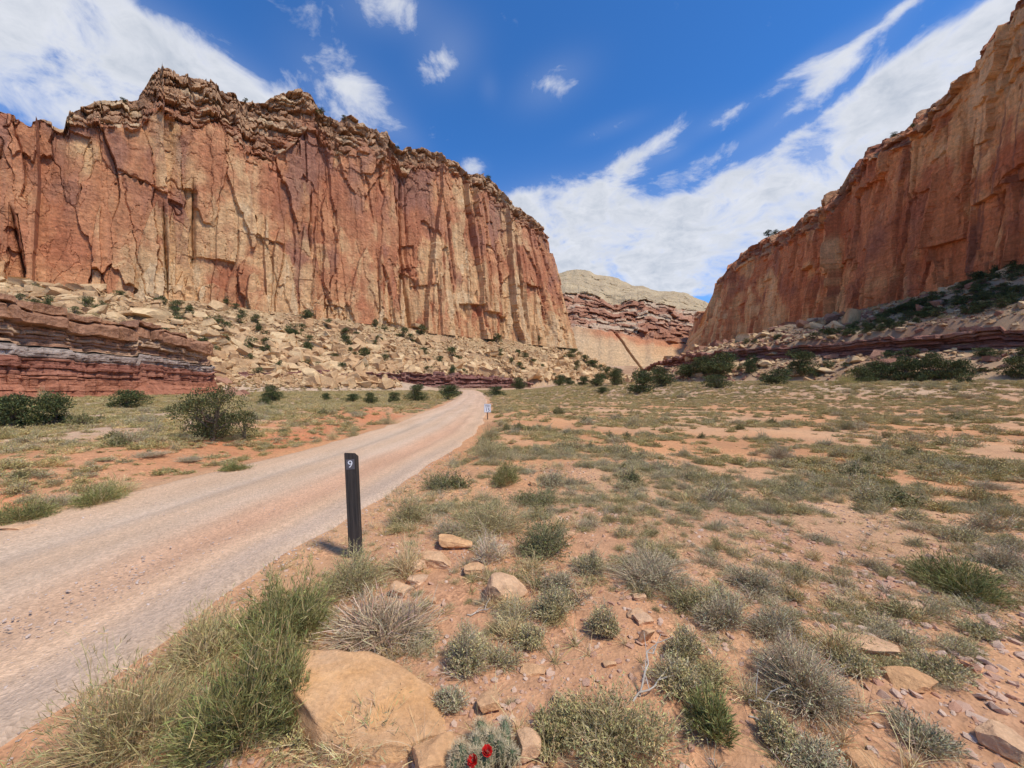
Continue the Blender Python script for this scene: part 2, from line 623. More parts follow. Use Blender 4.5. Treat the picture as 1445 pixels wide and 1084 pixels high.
tal_c = mixc((.40, .28, .15), (.33, .21, .12), sstep(-.3, .5, fbm(GX / 11, GY / 11, 4, 61)))
sand = mixc(sand, tal_c, np.where((dL < 58), sstep(58, 52, dL), 0) * sstep(2.0, 4.5, GZ))
sand = mixc(sand, tal_c, ((sB > 0) & (GZ > 5)).astype(float))
rb_c = mixc((.41, .27, .155), (.33, .18, .105), sstep(-.2, .5, fbm(GX / 8, GY / 8, 4, 63)))
sand = mixc(sand, rb_c, ((sR < 0) | ((dR < 17) & (GZ > 3))).astype(float) * (GX > 40) * sstep(2.2, 3.5, GZ))
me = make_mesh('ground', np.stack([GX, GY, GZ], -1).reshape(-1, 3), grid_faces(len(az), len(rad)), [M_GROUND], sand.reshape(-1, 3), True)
obj('ground', me, kind='structure', label='red sandy desert floor with talus slopes rising to the cliffs')

# road
ry = np.concatenate([np.linspace(-13, 1.2, 40)[:-1], np.geomspace(1.2, 124, 360)])
ru = np.linspace(-1, 1, 41)
RYg, RUg = np.meshgrid(ry, ru, indexing='ij')
halfw = ROAD_W + .12 + .16 * fbm(RYg * .9, RUg * 0 + np.sign(RUg) * 9, 3, 71)
RXg = road_x(RYg) + RUg * halfw
RZg = h_ground(RXg, RYg)
edge = np.abs(RUg)
RZg = np.minimum(RZg, road_z(RYg) + .05) + .03 * (1 - edge ** 2) - .14 * sstep(.9, 1.0, edge) + .004
RZg += .010 * fbm(RUg * 16, RYg * .12, 3, 75) + .018 * fbm(RXg * 1.1, RYg * .25, 3, 72) - .035 * (np.exp(-((RUg - .42) / .11) ** 2) + np.exp(-((RUg + .38) / .11) ** 2)) + .03 * np.exp(-((RUg - .86) / .08) ** 2)
rc = mixc((.62, .41, .25), (.575, .42, .285), np.clip(np.exp(-((RUg + .35) / .2) ** 2) + .8 * np.exp(-((RUg - .12) / .16) ** 2), 0, 1))
rc = mixc(rc, (.58, .31, .18), np.clip(.62 * np.exp(-((RUg - .42 + .1 * fbm(RYg * .4, RUg, 3, 74)) / .2) ** 2) * sstep(1.2, 4.5, RYg) * sstep(30, 9, RYg), 0, 1))
rc = mixc(rc, (.50, .38, .28), .6 * sstep(.62, .8, RUg) * sstep(14, 6, RYg))
rc = mixc(rc, (.60, .40, .265), .6 * sstep(12, 40, RYg))
rc = rc * (1 + .13 * fbm(RUg * 16 + .6 * fbm(RYg * .3, RUg * 0, 2, 76), RYg * .07, 4, 75) + .08 * fbm(RUg * 5, RYg * .5, 4, 77))[..., None]
me = make_mesh('road', np.stack([RXg, RYg, RZg], -1).reshape(-1, 3), grid_faces(len(ry), len(ru)), [M_ROAD], rc.reshape(-1, 3), True)
obj('road', me, kind='structure', label='pinkish graded gravel road running straight ahead towards the canyon')


# ------------------------------------------------------------------ cliffs
def line_path(cols, n, smooth=True):
    """control columns (photo x, depth) -> n points; a straight wall keeps 1/depth linear in photo x"""
    px = np.linspace(cols[0][0], cols[-1][0], n)
    iy = np.interp(px, [c[0] for c in cols], [1 / c[1] for c in cols])
    Y = 1 / iy
    return np.stack([(px - CX) / F * Y, Y], 1)


def wall_frame(P):
    T = np.gradient(P, axis=0)
    s = np.concatenate([[0], np.cumsum(np.hypot(*np.diff(P, axis=0).T))])
    for k in range(3):
        Tp = np.pad(T, ((6, 6), (0, 0)), mode='edge')
        T = sum(Tp[i:i + len(T)] for i in range(13)) / 13
    T /= np.linalg.norm(T, axis=1)[:, None]
    N = np.stack([T[:, 1], -T[:, 0]], 1)
    return s, N


def columns(s, z, w, hgt, seed):
    """upright joint blocks: 1-D jittered columns broken at random heights"""
    ss = s / w + .28 * fbm(s / w * .2, z / hgt * 1.2, 3, seed + 9)
    ix = np.floor(ss)
    f1 = np.full(ss.shape, 1e9); f2 = np.full(ss.shape, 1e9); ci = np.zeros(ss.shape); dx = np.zeros(ss.shape)
    for i in (-1, 0, 1):
        g = ix + i
        d = np.abs(ss - (g + .1 + .8 * hsh(g, g * 0, seed)))
        near = d < f1
        f2 = np.where(near, f1, np.minimum(f2, d))
        ci = np.where(near, g, ci)
        dx = np.where(near, ss - (g + .1 + .8 * hsh(g, g * 0, seed)), dx)
        f1 = np.where(near, d, f1)
    zz_ = z / hgt * (.6 + .8 * hsh(ci, ci * 0 + 3, seed)) + 9 * hsh(ci, ci * 0 + 5, seed) + .25 * ss * (hsh(ci, ci * 0 + 8, seed) - .5)
    zi = np.floor(zz_)
    dz = zz_ - zi - .5
    return f2 - f1, hsh(ci, zi, seed + 1), hsh(ci, zi, seed + 2), hsh(ci, zi, seed + 3), dx, dz


def build_cliff(name, P, N, s, zb, skyline, nv, batter, ledge_px, seed, colour, label, mat, amp=1.0, back=26.0, low_extra=2.5, py_corner=None, setback=11.0):
    """upright face grown out of a plan path; the rim meets a given skyline"""
    n = len(P)
    v = np.concatenate([np.linspace(0, 1, nv)])
    S, V = np.meshgrid(s, v, indexing='ij')
    # first estimate of the rim height from the skyline at the set-back rim
    rim = P - N * (batter[:, None] + setback * np.clip(ledge_px / 90, 0, 1)[:, None])
    pxr = CX + F * rim[:, 0] / rim[:, 1]
    pyr = np.interp(pxr, [a for a, b in skyline], [b for a, b in skyline])
    if py_corner is not None:
        pyr = np.where(py_corner > 0, py_corner, pyr)
    zt = CAMH + (HZ - pyr) / F * rim[:, 1]
    zb = zb - low_extra
    Z = zb[:, None] + (zt - zb)[:, None] * V
    H = (zt - zb)[:, None]
    vled = 1 - (ledge_px / F * rim[:, 1] / (zt - zb))                         # where the bedded cap begins
    vled = vled + .07 * fbm(s / 16, s * 0, 4, seed + 70) - .02
    ledm = sstep(.0, .55, (V - vled[:, None] + .13) / .2 + .6 * fbm(S / 7, Z / 5, 3, seed + 71))
    cap = sstep(-.012, .012, V - vled[:, None])
    capt = np.clip((V - vled[:, None]) / np.maximum(1 - vled[:, None], .02), 0, 1)
    rg = np.random.default_rng(seed)
    big = 4.0 * fbm(S / 55, Z / 200, 3, seed) + .7 * fbm(S / 15, Z / 50, 3, seed + 1)
    # large plane panels meeting in corners
    ps = s / 24 + .9 * fbm(s / 60, s * 0, 2, seed + 61)
    f1p, f2p, h1, h2, h3, dxp, dyp = cells(ps[:, None] + .10 * fbm(S / 12, Z / 40, 3, seed + 62), Z / 230, seed + 63)
    big = big + (h1 - .5) * 7.0 + 17 * (h2 - .5) * dxp
    wv = s / 10.5 + 1.1 * fbm(s / 45, s * 0, 3, seed + 64)
    e1, r1, r2, r3, dx1, dz1 = columns(wv[:, None] * 10.5 + 0 * S, Z, 16, 38, seed + 2)
    c1 = (r1 - .5) * 3.4 + 4.0 * (r2 - .5) * dx1 + 1.8 * (r3 - .5) * dz1 - 1.3 * sstep(.07, .0, e1) * sstep(.55, .8, r3)
    flake = np.zeros_like(S); fmask = np.zeros_like(S); span = s[-1]
    hw_ = zt - zb
    for k in range(int(span / 1.7)):
        s0 = rg.uniform(0, span); w_ = 2.0 + 9 * rg.random() ** 1.8 ; i0, i1 = np.searchsorted(s, [s0 - w_, s0 + w_])
        if i1 - i0 < 2: continue
        ss_, zr_ = S[i0:i1] - s0, Z[i0:i1] - zb[i0:i1, None]
        kind = rg.random(); a_ = rg.uniform(.7, 2.4); hi = hw_[i0] * rg.uniform(.12, .72) * rg.random() ** .4; lean = rg.normal() * .08
        ss_ = ss_ - lean * zr_ + .35 * fbm(S[i0:i1] / 2, Z[i0:i1] / 5, 2, seed + 65)
        if kind < .55:          # slab still leaning on the wall, pointed or square topped
            half = w_ * .5 * np.clip(1 - np.clip(zr_ / hi, 0, 1) ** rg.choice([1.2, 2.5, 8]), 0, 1)
            m_ = (np.abs(ss_) < half)
            add = a_ * (1.15 - .5 * zr_ / hi) + rg.normal() * .28 * ss_
            flake[i0:i1] = np.where(m_, np.maximum(flake[i0:i1], add), flake[i0:i1]); fmask[i0:i1] = np.where(m_, .35 + .65 * rg.random(), fmask[i0:i1])
        elif kind < .78:        # scar under an arched roof where a slab has fallen away
            z0 = hw_[i0] * rg.uniform(.05, .75); hh = rg.uniform(6, 26)
            q = (zr_ - z0) / hh
            sk_ = rg.uniform(-.9, .9)
            m_ = (np.abs(ss_) < w_ * .55) & (q > 0) & (q < 1 - .35 * np.abs(ss_ / w_ - .2 * sk_) + sk_ * ss_ / w_)
            flake[i0:i1] = np.where(m_, flake[i0:i1] - a_ * .8 * np.clip(q * 1.5 + .2, 0, 1), flake[i0:i1]); fmask[i0:i1] = np.where(m_, .2 + .8 * rg.random(), fmask[i0:i1])
        else:                   # deep joint
            lo_, hi_ = sorted(rg.uniform(-.1, 1.05, 2)); m_ = np.exp(-(ss_ / .45) ** 2) * sstep(0, 5, zr_ - hw_[i0] * lo_) * sstep(hw_[i0] * max(hi_, lo_ + .3), hw_[i0] * (max(hi_, lo_ + .3) - .12), zr_)
            flake[i0:i1] -= 2.4 * m_ - .8 * np.sign(ss_) * np.exp(-np.abs(ss_) / 3.0) * m_ ** 0 * sstep(hw_[i0] * lo_, hw_[i0] * lo_ + 6, zr_) * sstep(hw_[i0] * max(hi_, lo_ + .3), hw_[i0] * max(hi_, lo_ + .3) - 6, zr_)
    wx = S + 2.2 * fbm(S / 6, Z / 16, 3, seed + 11) + .7 * fbm(S / 1.4, Z / 3, 3, seed + 12)
    f1, f2, q1, q2, q3, dx2, dy2 = cells(wx / 7.5 + .10 * Z / 7, Z / 34 + .35 * fbm(S / 5, Z / 9, 3, seed + 13), seed + 20)
    c2 = (q1 - .5) * 1.9 + 2.8 * (q2 - .5) * dx2 + 1.2 * (q3 - .6) * dy2 - .7 * sstep(.05, 0, f2 - f1) * (q3 > .6)
    g1, g2, p1, p2, p3, dx3, dy3 = cells(wx / 2.6 - .06 * Z / 5, Z / 12.0 + .3 * fbm(S / 3, Z / 4, 3, seed + 14), seed + 30)
    c3 = ((p1 - .5) * .6 + .8 * (p2 - .5) * dx3 + .5 * (p3 - .5) * dy3) * sstep(.5, .75, vn2(S / 13, Z / 22, seed + 33)) - .3 * sstep(.06, 0, g2 - g1) * (p3 > .7)
    fin = .35 * fbm(S / 1.6, Z / 2.5, 3, seed + 40)
    c3 = c3 + ledm * ((hsh(np.floor(S / 5 + .5 * fbm(S / 4, Z / 4, 2, seed + 73)), np.floor(Z / 4.2 + fbm(S / 20, Z / 20, 2, seed + 72)), seed + 74) - .5) * 2.0)
    face = (big + c1 + c2 + c3 + fin + flake) * amp
    # bedded cap: thin uneven layers, each broken into blocks
    lay = Z / 3.6 + 1.5 * fbm(S / 34, Z / 50, 3, seed + 50) + .5 * fbm(S / 7, Z / 9, 3, seed + 51)
    li = np.floor(lay)
    lf_ = lay - li
    thick_l = hsh(li, li * 0, seed + 52)
    bw = 3.0 + 6.0 * hsh(li, li * 0 + 1, seed + 53)
    bi = np.floor(S / bw + 7 * hsh(li, li * 0 + 2, seed + 54) + .3 * fbm(S / 3, Z / 2, 2, seed + 58))
    bt = S / bw + 7 * hsh(li, li * 0 + 2, seed + 54) - bi
    blk = hsh(bi, li, seed + 55)
    capd = (thick_l - .45) * 2.6 + (blk - .5) * 3.6 + 1.2 * (hsh(bi, li, seed + 56) - .5) * (lf_ - .5)
    capd = capd - 1.1 * sstep(.7, 1.0, lf_) * (.3 + .7 * vn2(S / 9, Z / 9, seed + 59)) - .8 * sstep(.12, 0, np.minimum(bt % 1, 1 - bt % 1)) + .6 * big * .5 + .4 * fin
    m1, m2, w1, w2, w3, dxm, dym = cells(S / 5.0 + .3 * Z / 5, Z / 3.2, seed + 57)
    capd = capd + (w1 - .5) * 2.8 + 1.8 * (.5 - m1)
    bat = batter[:, None] * V ** 1.1
    disp = np.where(cap > .5, .5 * face + capd - setback * np.clip(ledge_px / 90, .12, 1)[:, None] * capt ** .8, face) - bat
    disp = disp * 1.0
    X = P[:, 0][:, None] + N[:, 0][:, None] * disp
    Y = P[:, 1][:, None] + N[:, 1][:, None] * disp
    # keep the rim on the skyline whatever its final depth is
    pxe = CX + F * X[:, -1] / Y[:, -1]
    pye = np.interp(pxe, [a for a, b in skyline], [b for a, b in skyline])
    if py_corner is not None:
        pye = np.where(py_corner > 0, py_corner, pye)
    zt2 = CAMH + (HZ - pye) / F * Y[:, -1] + .9 * fbm(s / 2.6, s * 0, 3, seed + 90) + 1.6 * (hsh(np.floor(s / 3.4 + fbm(s / 5, s * 0, 2, seed + 91)), s * 0, seed + 92) - .6)
    Z = Z + (zt2 - zt)[:, None] * V ** 2
    info = dict(fm=fmask, S=S, V=V, Z=Z, cap=cap, capt=capt, r=(r1, r2, r3), q=(q1, q2, q3), p=(p1, p2, p3), blk=blk, lay=thick_l, lf=lf_, big=big, w=(w1, w2, w3), X=X, Y=Y, li=li)
    C = colour(info)
    # plateau behind the rim, falling away out of sight
    rows = [(X, Y, Z, C)]
    for k, (bk_, dz_) in enumerate(((1.5, -.1), (5, -.8), (12, -3), (back, -9), (back * 1.6, -60))):
        xb = X[:, -1] - N[:, 0] * bk_
        yb = Y[:, -1] - N[:, 1] * bk_
        zb2 = Z[:, -1] + dz_ + (.4 * fbm(s / 3, s * 0 + k, 3, seed + 95) if k < 3 else 0)
        rows.append((xb[:, None], yb[:, None], zb2[:, None], C[:, -1:, :]))
    X = np.concatenate([r_[0] for r_ in rows], 1); Y = np.concatenate([r_[1] for r_ in rows], 1)
    Z = np.concatenate([r_[2] for r_ in rows], 1); C = np.concatenate([r_[3] for r_ in rows], 1)
    me = make_mesh(name, np.stack([X, Y, Z], -1).reshape(-1, 3), grid_faces(n, X.shape[1]), [mat], C.reshape(-1, 3), False)
    return obj(name, me, kind='structure', label=label)


RED = np.array((.43, .165, .08)); ORANGE = np.array((.55, .255, .118)); TAN = np.array((.64, .40, .195))
VARN = np.array((.28, .14, .10)); PALE = np.array((.68, .50, .29)); BROWN = np.array((.34, .185, .10)); DKRED = np.array((.24, .095, .062))


def rock_colour(i, tanbias, capcol, seed, dark=1.0, stk=.32):
    q1, q2, q3 = i['q']; r1, r2, r3 = i['r']; p1, p2, p3 = i['p']
    n1_ = fbm(i['S'] / 22, i['Z'] / 30, 4, seed)
    n2_ = fbm(i['S'] / 9, i['Z'] / 11, 4, seed + 1)
    c = mixc(RED, ORANGE, np.clip(.45 + .5 * (q1 - .5) + .9 * n2_ + .3 * (p1 - .5), 0, 1))
    t = np.clip(tanbias(i) + .42 * (q2 - .5) + .32 * (r2 - .5) + .75 * n1_ + .6 * n2_ + .25 * (p2 - .5) + .5 * (i['fm'] - .3) * (i['fm'] > 0), 0, 1)
    c = mixc(c, TAN, .9 * sstep(.3, .9, t))
    c = mixc(c, PALE, .55 * sstep(.9, 1.0, t) * (p1 > .45))
    va = sstep(.12, .6, fbm(i['S'] / 13, i['Z'] / 28, 4, seed + 2) + .35 * (q3 - .5) - .5 * t + .25 * i['V'])
    c = mixc(c, VARN, .62 * va)
    # thin dark water streaks
    stv = sstep(.45, .8, fbm(i['S'] / 1.3, i['Z'] / 60, 3, seed + 3) + .5 * fbm(i['S'] / 18, i['Z'] / 40, 2, seed + 4))
    c = mixc(c, VARN * .8, stk * stv)
    cc = capcol(i)
    c = np.where(i['cap'][..., None] > .5, cc, c)
    return c * dark


SKY_L = [(-160, 150), (-60, 140), (0, 158), (12, 163), (40, 176), (55, 171), (68, 171), (80, 176), (88, 178), (92, 160), (110, 150), (130, 146), (138, 141), (160, 139),
         (192, 137), (200, 125), (213, 102), (220, 97), (232, 95), (245, 98), (250, 106), (262, 105), (280, 107), (295, 112), (303, 120), (308, 128), (330, 130), (336, 138),
         (372, 142), (380, 134), (395, 131), (408, 127), (430, 125), (437, 128), (445, 145), (450, 152), (465, 165), (478, 172), (486, 163), (495, 160), (505, 168), (520, 180),
         (540, 186), (548, 195), (560, 207), (568, 213), (574, 207), (590, 207), (605, 211), (620, 215), (640, 228), (655, 240), (662, 247), (675, 244), (690, 250), (705, 266),
         (720, 285), (740, 300), (752, 306), (762, 322), (768, 340), (775, 360), (800, 420), (840, 480)]
PL = line_path([(-130, 1 / (.00769 + 360 * .00000744)), (230, 130), (802, 290)], 900)
corner = np.array([(43.0, 293.5), (45.0, 298), (45, 304), (42, 312), (34, 325), (20, 340), (0, 350)])
cd = np.concatenate([[0], np.cumsum(np.hypot(*np.diff(np.vstack([PL[-1:], corner]), axis=0).T))])
ct = np.linspace(0, cd[-1], 70)[1:]
PC = np.stack([np.interp(ct, cd, np.concatenate([[PL[-1, k]], corner[:, k]])) for k in (0, 1)], 1)
PLC = np.vstack([PL, PC])
sL_, NL_ = wall_frame(PLC)
pxl = np.concatenate([np.linspace(-130, 802, 900), np.full(69, 803.0)])
led = np.interp(pxl, [-130, 0, 88, 92, 150, 200, 230, 330, 430, 480, 520, 560, 640, 700, 760, 803], [6, 10, 10, 28, 45, 60, 92, 95, 88, 56, 50, 40, 26, 24, 20, 16])
bat = np.interp(pxl, [-130, 200, 600, 740, 790, 803], [6, 7, 9, 12, 20, 25])
pyc = np.where(np.arange(len(pxl)) >= 905, np.interp(np.arange(len(pxl)), [905, 969], [322, 360]), 0)


def cap_left(i):
    w1, w2, w3 = i['w']
    c = mixc(BROWN, np.array((.50, .30, .16)), np.clip(.3 + .9 * (i['blk'] - .4) + .7 * (w1 - .5), 0, 1))
    c = mixc(c, PALE * .95, .6 * sstep(.62, .8, i['lay'] * .6 + w2 * .45 + .2 * fbm(i['S'] / 20, i['Z'] / 8, 3, 931)))
    c = mixc(c, RED * .85, .75 * sstep(.7, .1, i['capt']) * sstep(.1, .5, w3))
    return c


def tan_left(i):
    px = CX + F * i['X'] / i['Y']
    return .12 + .56 * sstep(.72, .12, i['V']) * (.45 + .55 * sstep(120, 330, px)) + .10 * sstep(560, 650, px) + .10 * sstep(740, 800, px)


build_cliff('cliff', PLC, NL_, sL_, np.full(len(PLC), 31.5), SKY_L, 360, bat, led, 100,
            lambda i: rock_colour(i, tan_left, cap_left, 900), 'long red and tan sandstone cliff with a blocky bedded rim, left of the road', M_CLIFF, py_corner=pyc)

SKY_R = [(960, 470), (984, 468), (988, 445), (992, 428), (996, 419), (1008, 405), (1032, 373), (1061, 347), (1102, 326), (1124, 318), (1142, 299), (1175, 285), (1185, 270), (1199, 254),
         (1203, 239), (1218, 227), (1230, 209), (1258, 190), (1279, 181), (1309, 157), (1340, 133), (1386, 96), (1401, 75), (1410, 56), (1427, 54), (1434, 41), (1445, 22), (1480, -20), (1600, -160)]
PR = line_path([(984, 430), (1060, 290), (1445, 100), (1640, 70)], 640)[::1]
cornerR = np.array([(225.0, 520), (214, 480), (206, 452)])
PRC = np.vstack([np.stack([np.interp(np.linspace(0, 2, 30), [0, 1, 2], cornerR[:, k]) for k in (0, 1)], 1)[:-1], PR])
sR_, NR_ = wall_frame(PRC)
pxr_ = np.concatenate([np.full(29, 984.0), np.linspace(984, 1640, 640)])
ledR = np.interp(pxr_, [984, 1010, 1060, 1200, 1300, 1445, 1640], [8, 14, 22, 26, 34, 48, 60])
batR = np.interp(pxr_, [984, 1000, 1060, 1150, 1445, 1640], [22, 18, 12, 8, 7, 7])
pycR = np.where(np.arange(len(pxr_)) < 29, 440, 0)


def cap_right(i):
    w1, w2, w3 = i['w']
    c = mixc(DKRED, np.array((.46, .22, .12)), np.clip(.5 + .9 * (i['blk'] - .5) + .6 * (w1 - .5), 0, 1))
    return mixc(c, np.array((.46, .31, .19)), .8 * sstep(.66, .8, i['lay'] * .6 + w2 * .45))


def tan_right(i):
    px = CX + F * i['X'] / i['Y']
    n = fbm(i['S'] / 30, i['Z'] / 40, 3, 955)
    return .10 + .7 * sstep(-.02, .25, n) + .3 * (i['r'][0] - .5) + .6 * sstep(1090, 1030, px) * sstep(.85, .5, i['V']) + .12 * sstep(.5, .1, i['V'])


build_cliff('cliff', PRC, NR_, sR_, np.full(len(PRC), 33.0), SKY_R, 400, batR, ledR, 300,
            lambda i: rock_colour(i, tan_right, cap_right, 950, np.array((1.26, 1.04, .86)), .75), 'dark red sandstone wall climbing out of the frame on the right side', M_CLIFF, py_corner=pycR)

# far formation closing the canyon: pale slab, dark red ledges, cream dome
SKY_F = [(740, 396), (785, 386), (800, 381), (815, 379), (832, 384), (838, 388), (850, 390), (870, 391), (885, 396), (893, 402), (905, 404), (930, 410), (950, 411), (965, 414), (985, 423), (1000, 428), (1040, 432)]
nf, nvf = 300, 190
pxf = np.linspace(745, 1035, nf)
qf = np.linspace(0, 1, nvf)
PXF, Q = np.meshgrid(pxf, qf, indexing='ij')
top = np.interp(pxf, [a for a, b in SKY_F], [b for a, b in SKY_F])[:, None]
slab_top = (np.interp(pxf, [745, 805, 830, 870, 910, 960, 1035], [452, 462, 463, 470, 478, 486, 490]) + 3 * fbm(pxf / 14, pxf * 0, 4, 811))[:, None]
red_top = (np.interp(pxf, [745, 800, 835, 870, 905, 940, 990, 1035], [408, 414, 418, 431, 424, 430, 440, 445]) + 4 * fbm(pxf / 12, pxf * 0, 4, 812))[:, None]
PYF = np.where(Q < .3, lerp(534, slab_top, Q / .3), np.where(Q < .66, lerp(slab_top, red_top, (Q - .3) / .36), lerp(red_top, top, (Q - .66) / .34)))
warpq = Q + .03 * fbm(PXF / 30, Q * 4, 3, 813)
Yf = np.where(Q < .3, lerp(430, 500, Q / .3), np.where(Q < .66, lerp(505, 600, (Q - .3) / .36), lerp(610, 820, ((Q - .66) / .34) ** 1.5)))
lq = warpq * 38 + 1.3 * fbm(PXF / 40, Q * 4, 3, 814)
lqi = np.floor(lq)
c_f1, c_f2, k1, k2, k3, kdx, kdy = cells(PXF / 9, warpq * 30, 815)
rel = np.where((Q > .3) & (Q < .68), 11 * (hsh(lqi, np.floor(PXF / 17 + 6 * hsh(lqi, lqi * 0, 830)), 816) - .5) + 5 * (k1 - .5) + 12 * fbm(PXF / 22, Q * 8, 4, 831), 0)
rel = rel + np.where(Q >= .68, 13 * fbm(PXF / 26, Q * 7, 4, 817) + 4 * (k1 - .5) + 5 * (hsh(lqi, lqi * 0, 818) - .5), 0)
rel = rel + np.where(Q < .3, 12 * fbm(PXF / 40, Q * 3, 3, 819) + .5 * fbm(PXF / 6, Q * 12, 3, 820), 0)
rel = rel + 9 * sstep(.5, .9, 1 - np.abs(PXF - (868 + (Q - .3) * -160)) / 5) * (Q < .31) * (Q > .02)
Yd = Yf + rel
Xf = (PXF - CX) / F * Yf
Zf = CAMH + (HZ - PYF) / F * Yf
cf = mixc((.60, .40, .22), (.58, .34, .175), sstep(.2, .31, Q + .06 * fbm(PXF / 18, Q * 6, 4, 821) + .05 * sstep(840, 900, PXF)))
cf = mixc(cf, (.52, .21, .10), .85 * sstep(.24, .28, Q + .035 * fbm(PXF / 10, Q * 6, 4, 824)) * sstep(815, 850, PXF))
redc = mixc((.33, .14, .075), np.array((.47, .235, .135)), np.clip(.4 + .7 * (hsh(lqi, np.floor(PXF / 70 + 6 * hsh(lqi, lqi * 0, 832)), 822) - .4) + .3 * (k2 - .5) + .25 * fbm(PXF / 20, Q * 9, 4, 833), 0, 1))
redc = mixc(redc, np.array((.56, .42, .27)), .75 * sstep(.55, .8, hsh(lqi, np.floor(PXF / 90), 823) * .55 + k3 * .12 + .25 + .3 * fbm(PXF / 25, Q * 14, 4, 834)))
cf = np.where((Q > .3)[..., None], redc, cf)
crm = mixc((.52, .38, .215), (.41, .295, .17), np.clip(.5 + fbm(PXF / 14, Q * 22, 4, 825) + .6 * (k2 - .5), 0, 1))
cf = np.where((Q > .67)[..., None], crm, cf)
V3 = np.stack([Xf, Yd, Zf], -1)
lastrow = V3[:, -1:, :] + np.array([0, 160, -40.0])
V3 = np.concatenate([V3, lastrow], 1)
cf = np.concatenate([cf, cf[:, -1:, :]], 1)
obj('cliff', make_mesh('far_cliff', V3.reshape(-1, 3), grid_faces(nf, nvf + 1), [M_FAR], cf.reshape(-1, 3), False), kind='structure',
    label='distant cream dome above dark red ledges and a smooth tan slab at the canyon mouth')


def strata(name, pts, n, zbase, ztop, bands, seed, label, nv=110, back=6.0, blocks=4.0, mat=None, rag=.6, rough=1.0, rills=0):
    """bedded step: bands = [(v0, v1, outward, colour a, colour b, layer thickness in m, roughness)]"""
    P = np.array(pts, float)
    dd = np.concatenate([[0], np.cumsum(np.hypot(*np.diff(P, axis=0).T))])
    t = np.linspace(0, dd[-1], n)
    P = np.stack([np.interp(t, dd, P[:, k]) for k in (0, 1)], 1)
    k = max(3, n // 40)
    Pp = np.pad(P, ((k, k), (0, 0)), mode='edge')
    P = sum(Pp[i:i + n] for i in range(2 * k + 1)) / (2 * k + 1)
    s, N = wall_frame(P)
    zb = np.interp(s / s[-1], np.linspace(0, 1, len(zbase)), zbase)
    zt = np.interp(s / s[-1], np.linspace(0, 1, len(ztop)), ztop)
    v = np.linspace(0, 1, nv)
    S, V = np.meshgrid(s, v, indexing='ij')
    ci = np.floor(S / (blocks * 2.2) + .3 * fbm(S / 5, V * 2, 2, seed + 4))
    zt_ = (zt + rag * (hsh(np.floor(s / blocks + .4 * fbm(s / 3, s * 0, 2, seed + 31)), s * 0, seed + 5) - .5) * 2 + .25 * fbm(s / 1.5, s * 0, 3, seed + 32))
    Z = zb[:, None] + (zt_ - zb)[:, None] * V
    dip = .03 * fbm(S / 18, V * 3, 3, seed + 6)
    VV = np.clip(V + dip * sstep(0, .1, V) * sstep(1, .9, V), 0, 1)
    D = np.zeros_like(S); C = np.zeros(S.shape + (3,))
    Zrel = VV * (zt - zb)[:, None]
    for (v0, v1, outw, ca, cb, th, ro) in bands:
        m = (VV >= v0) & (VV <= v1 + 1e-6)
        ly = Zrel / th + .5 * fbm(S / 9, Zrel / th * .3, 3, seed + int(v0 * 100))
        li = np.floor(ly)
        bw = blocks * (.6 + hsh(li, li * 0, seed + 8))
        bi = np.floor(S / bw + 5 * hsh(li, li * 0 + 3, seed + 9))
        bt = S / bw + 5 * hsh(li, li * 0 + 3, seed + 9) - bi
        r = hsh(bi, li, seed + 10)
        d = outw + ro * ((hsh(li, li * 0 + 7, seed + 11) - .5) * 1.1 + (r - .5) * .9 - .7 * sstep(.82, 1, ly - li) - .6 * sstep(.07, 0, np.minimum(bt, 1 - bt)))
        d = d + ro * .5 * (hsh(bi, li, seed + 12) - .5) * (bt - .5)
        D = np.where(m, d, D)
        cc = mixc(ca, cb, np.clip(.5 + .9 * (r - .5) + .8 * (hsh(li, li * 0 + 1, seed + 13) - .5) + .5 * fbm(S / 6, Zrel / 2, 3, seed + 14), 0, 1))
        C = np.where(m[..., None], cc, C)
    if rills:
        rl = np.abs(fbm(S / 2.6 + .4 * V, V * .7, 3, seed + 40)) + .5 * np.abs(fbm(S / .9, V * .9, 2, seed + 41))
        D = D + rills * (rl - .4) * sstep(.52, .44, VV) * 2.0 + rills * 5.0 * np.clip(1 - VV / (.08 + .24 * vn2(S / 6, S * 0, seed + 42)), 0, 1) * (.3 + vn2(S / 6, S * 0, seed + 42))
    D = D + rough * (1.5 * fbm(S / 11, V * .8, 3, seed + 20) + .7 * fbm(S / 3.2, V * 3, 3, seed + 21)) + .2 * fbm(S / .8, Zrel / .8, 3, seed + 22)
    X = P[:, 0][:, None] + N[:, 0][:, None] * D
    Y = P[:, 1][:, None] + N[:, 1][:, None] * D
    rows = [(X, Y, Z, C)]
    for bk_, dz_ in ((.6, .05), (back * .5, -.2), (back, -1.6), (back * 1.5, -6)):
        rows.append(((X[:, -1] - N[:, 0] * bk_)[:, None], (Y[:, -1] - N[:, 1] * bk_)[:, None], (Z[:, -1] + dz_)[:, None], C[:, -1:, :]))
    X, Y, Z = (np.concatenate([r_[q] for r_ in rows], 1) for q in (0, 1, 2))
    C = np.concatenate([r_[3] for r_ in rows], 1)
    return obj(name, make_mesh(name, np.stack([X, Y, Z], -1).reshape(-1, 3), grid_faces(n, X.shape[1]), [mat or M_LEDGE], C.reshape(-1, 3), False), kind='structure', label=label)


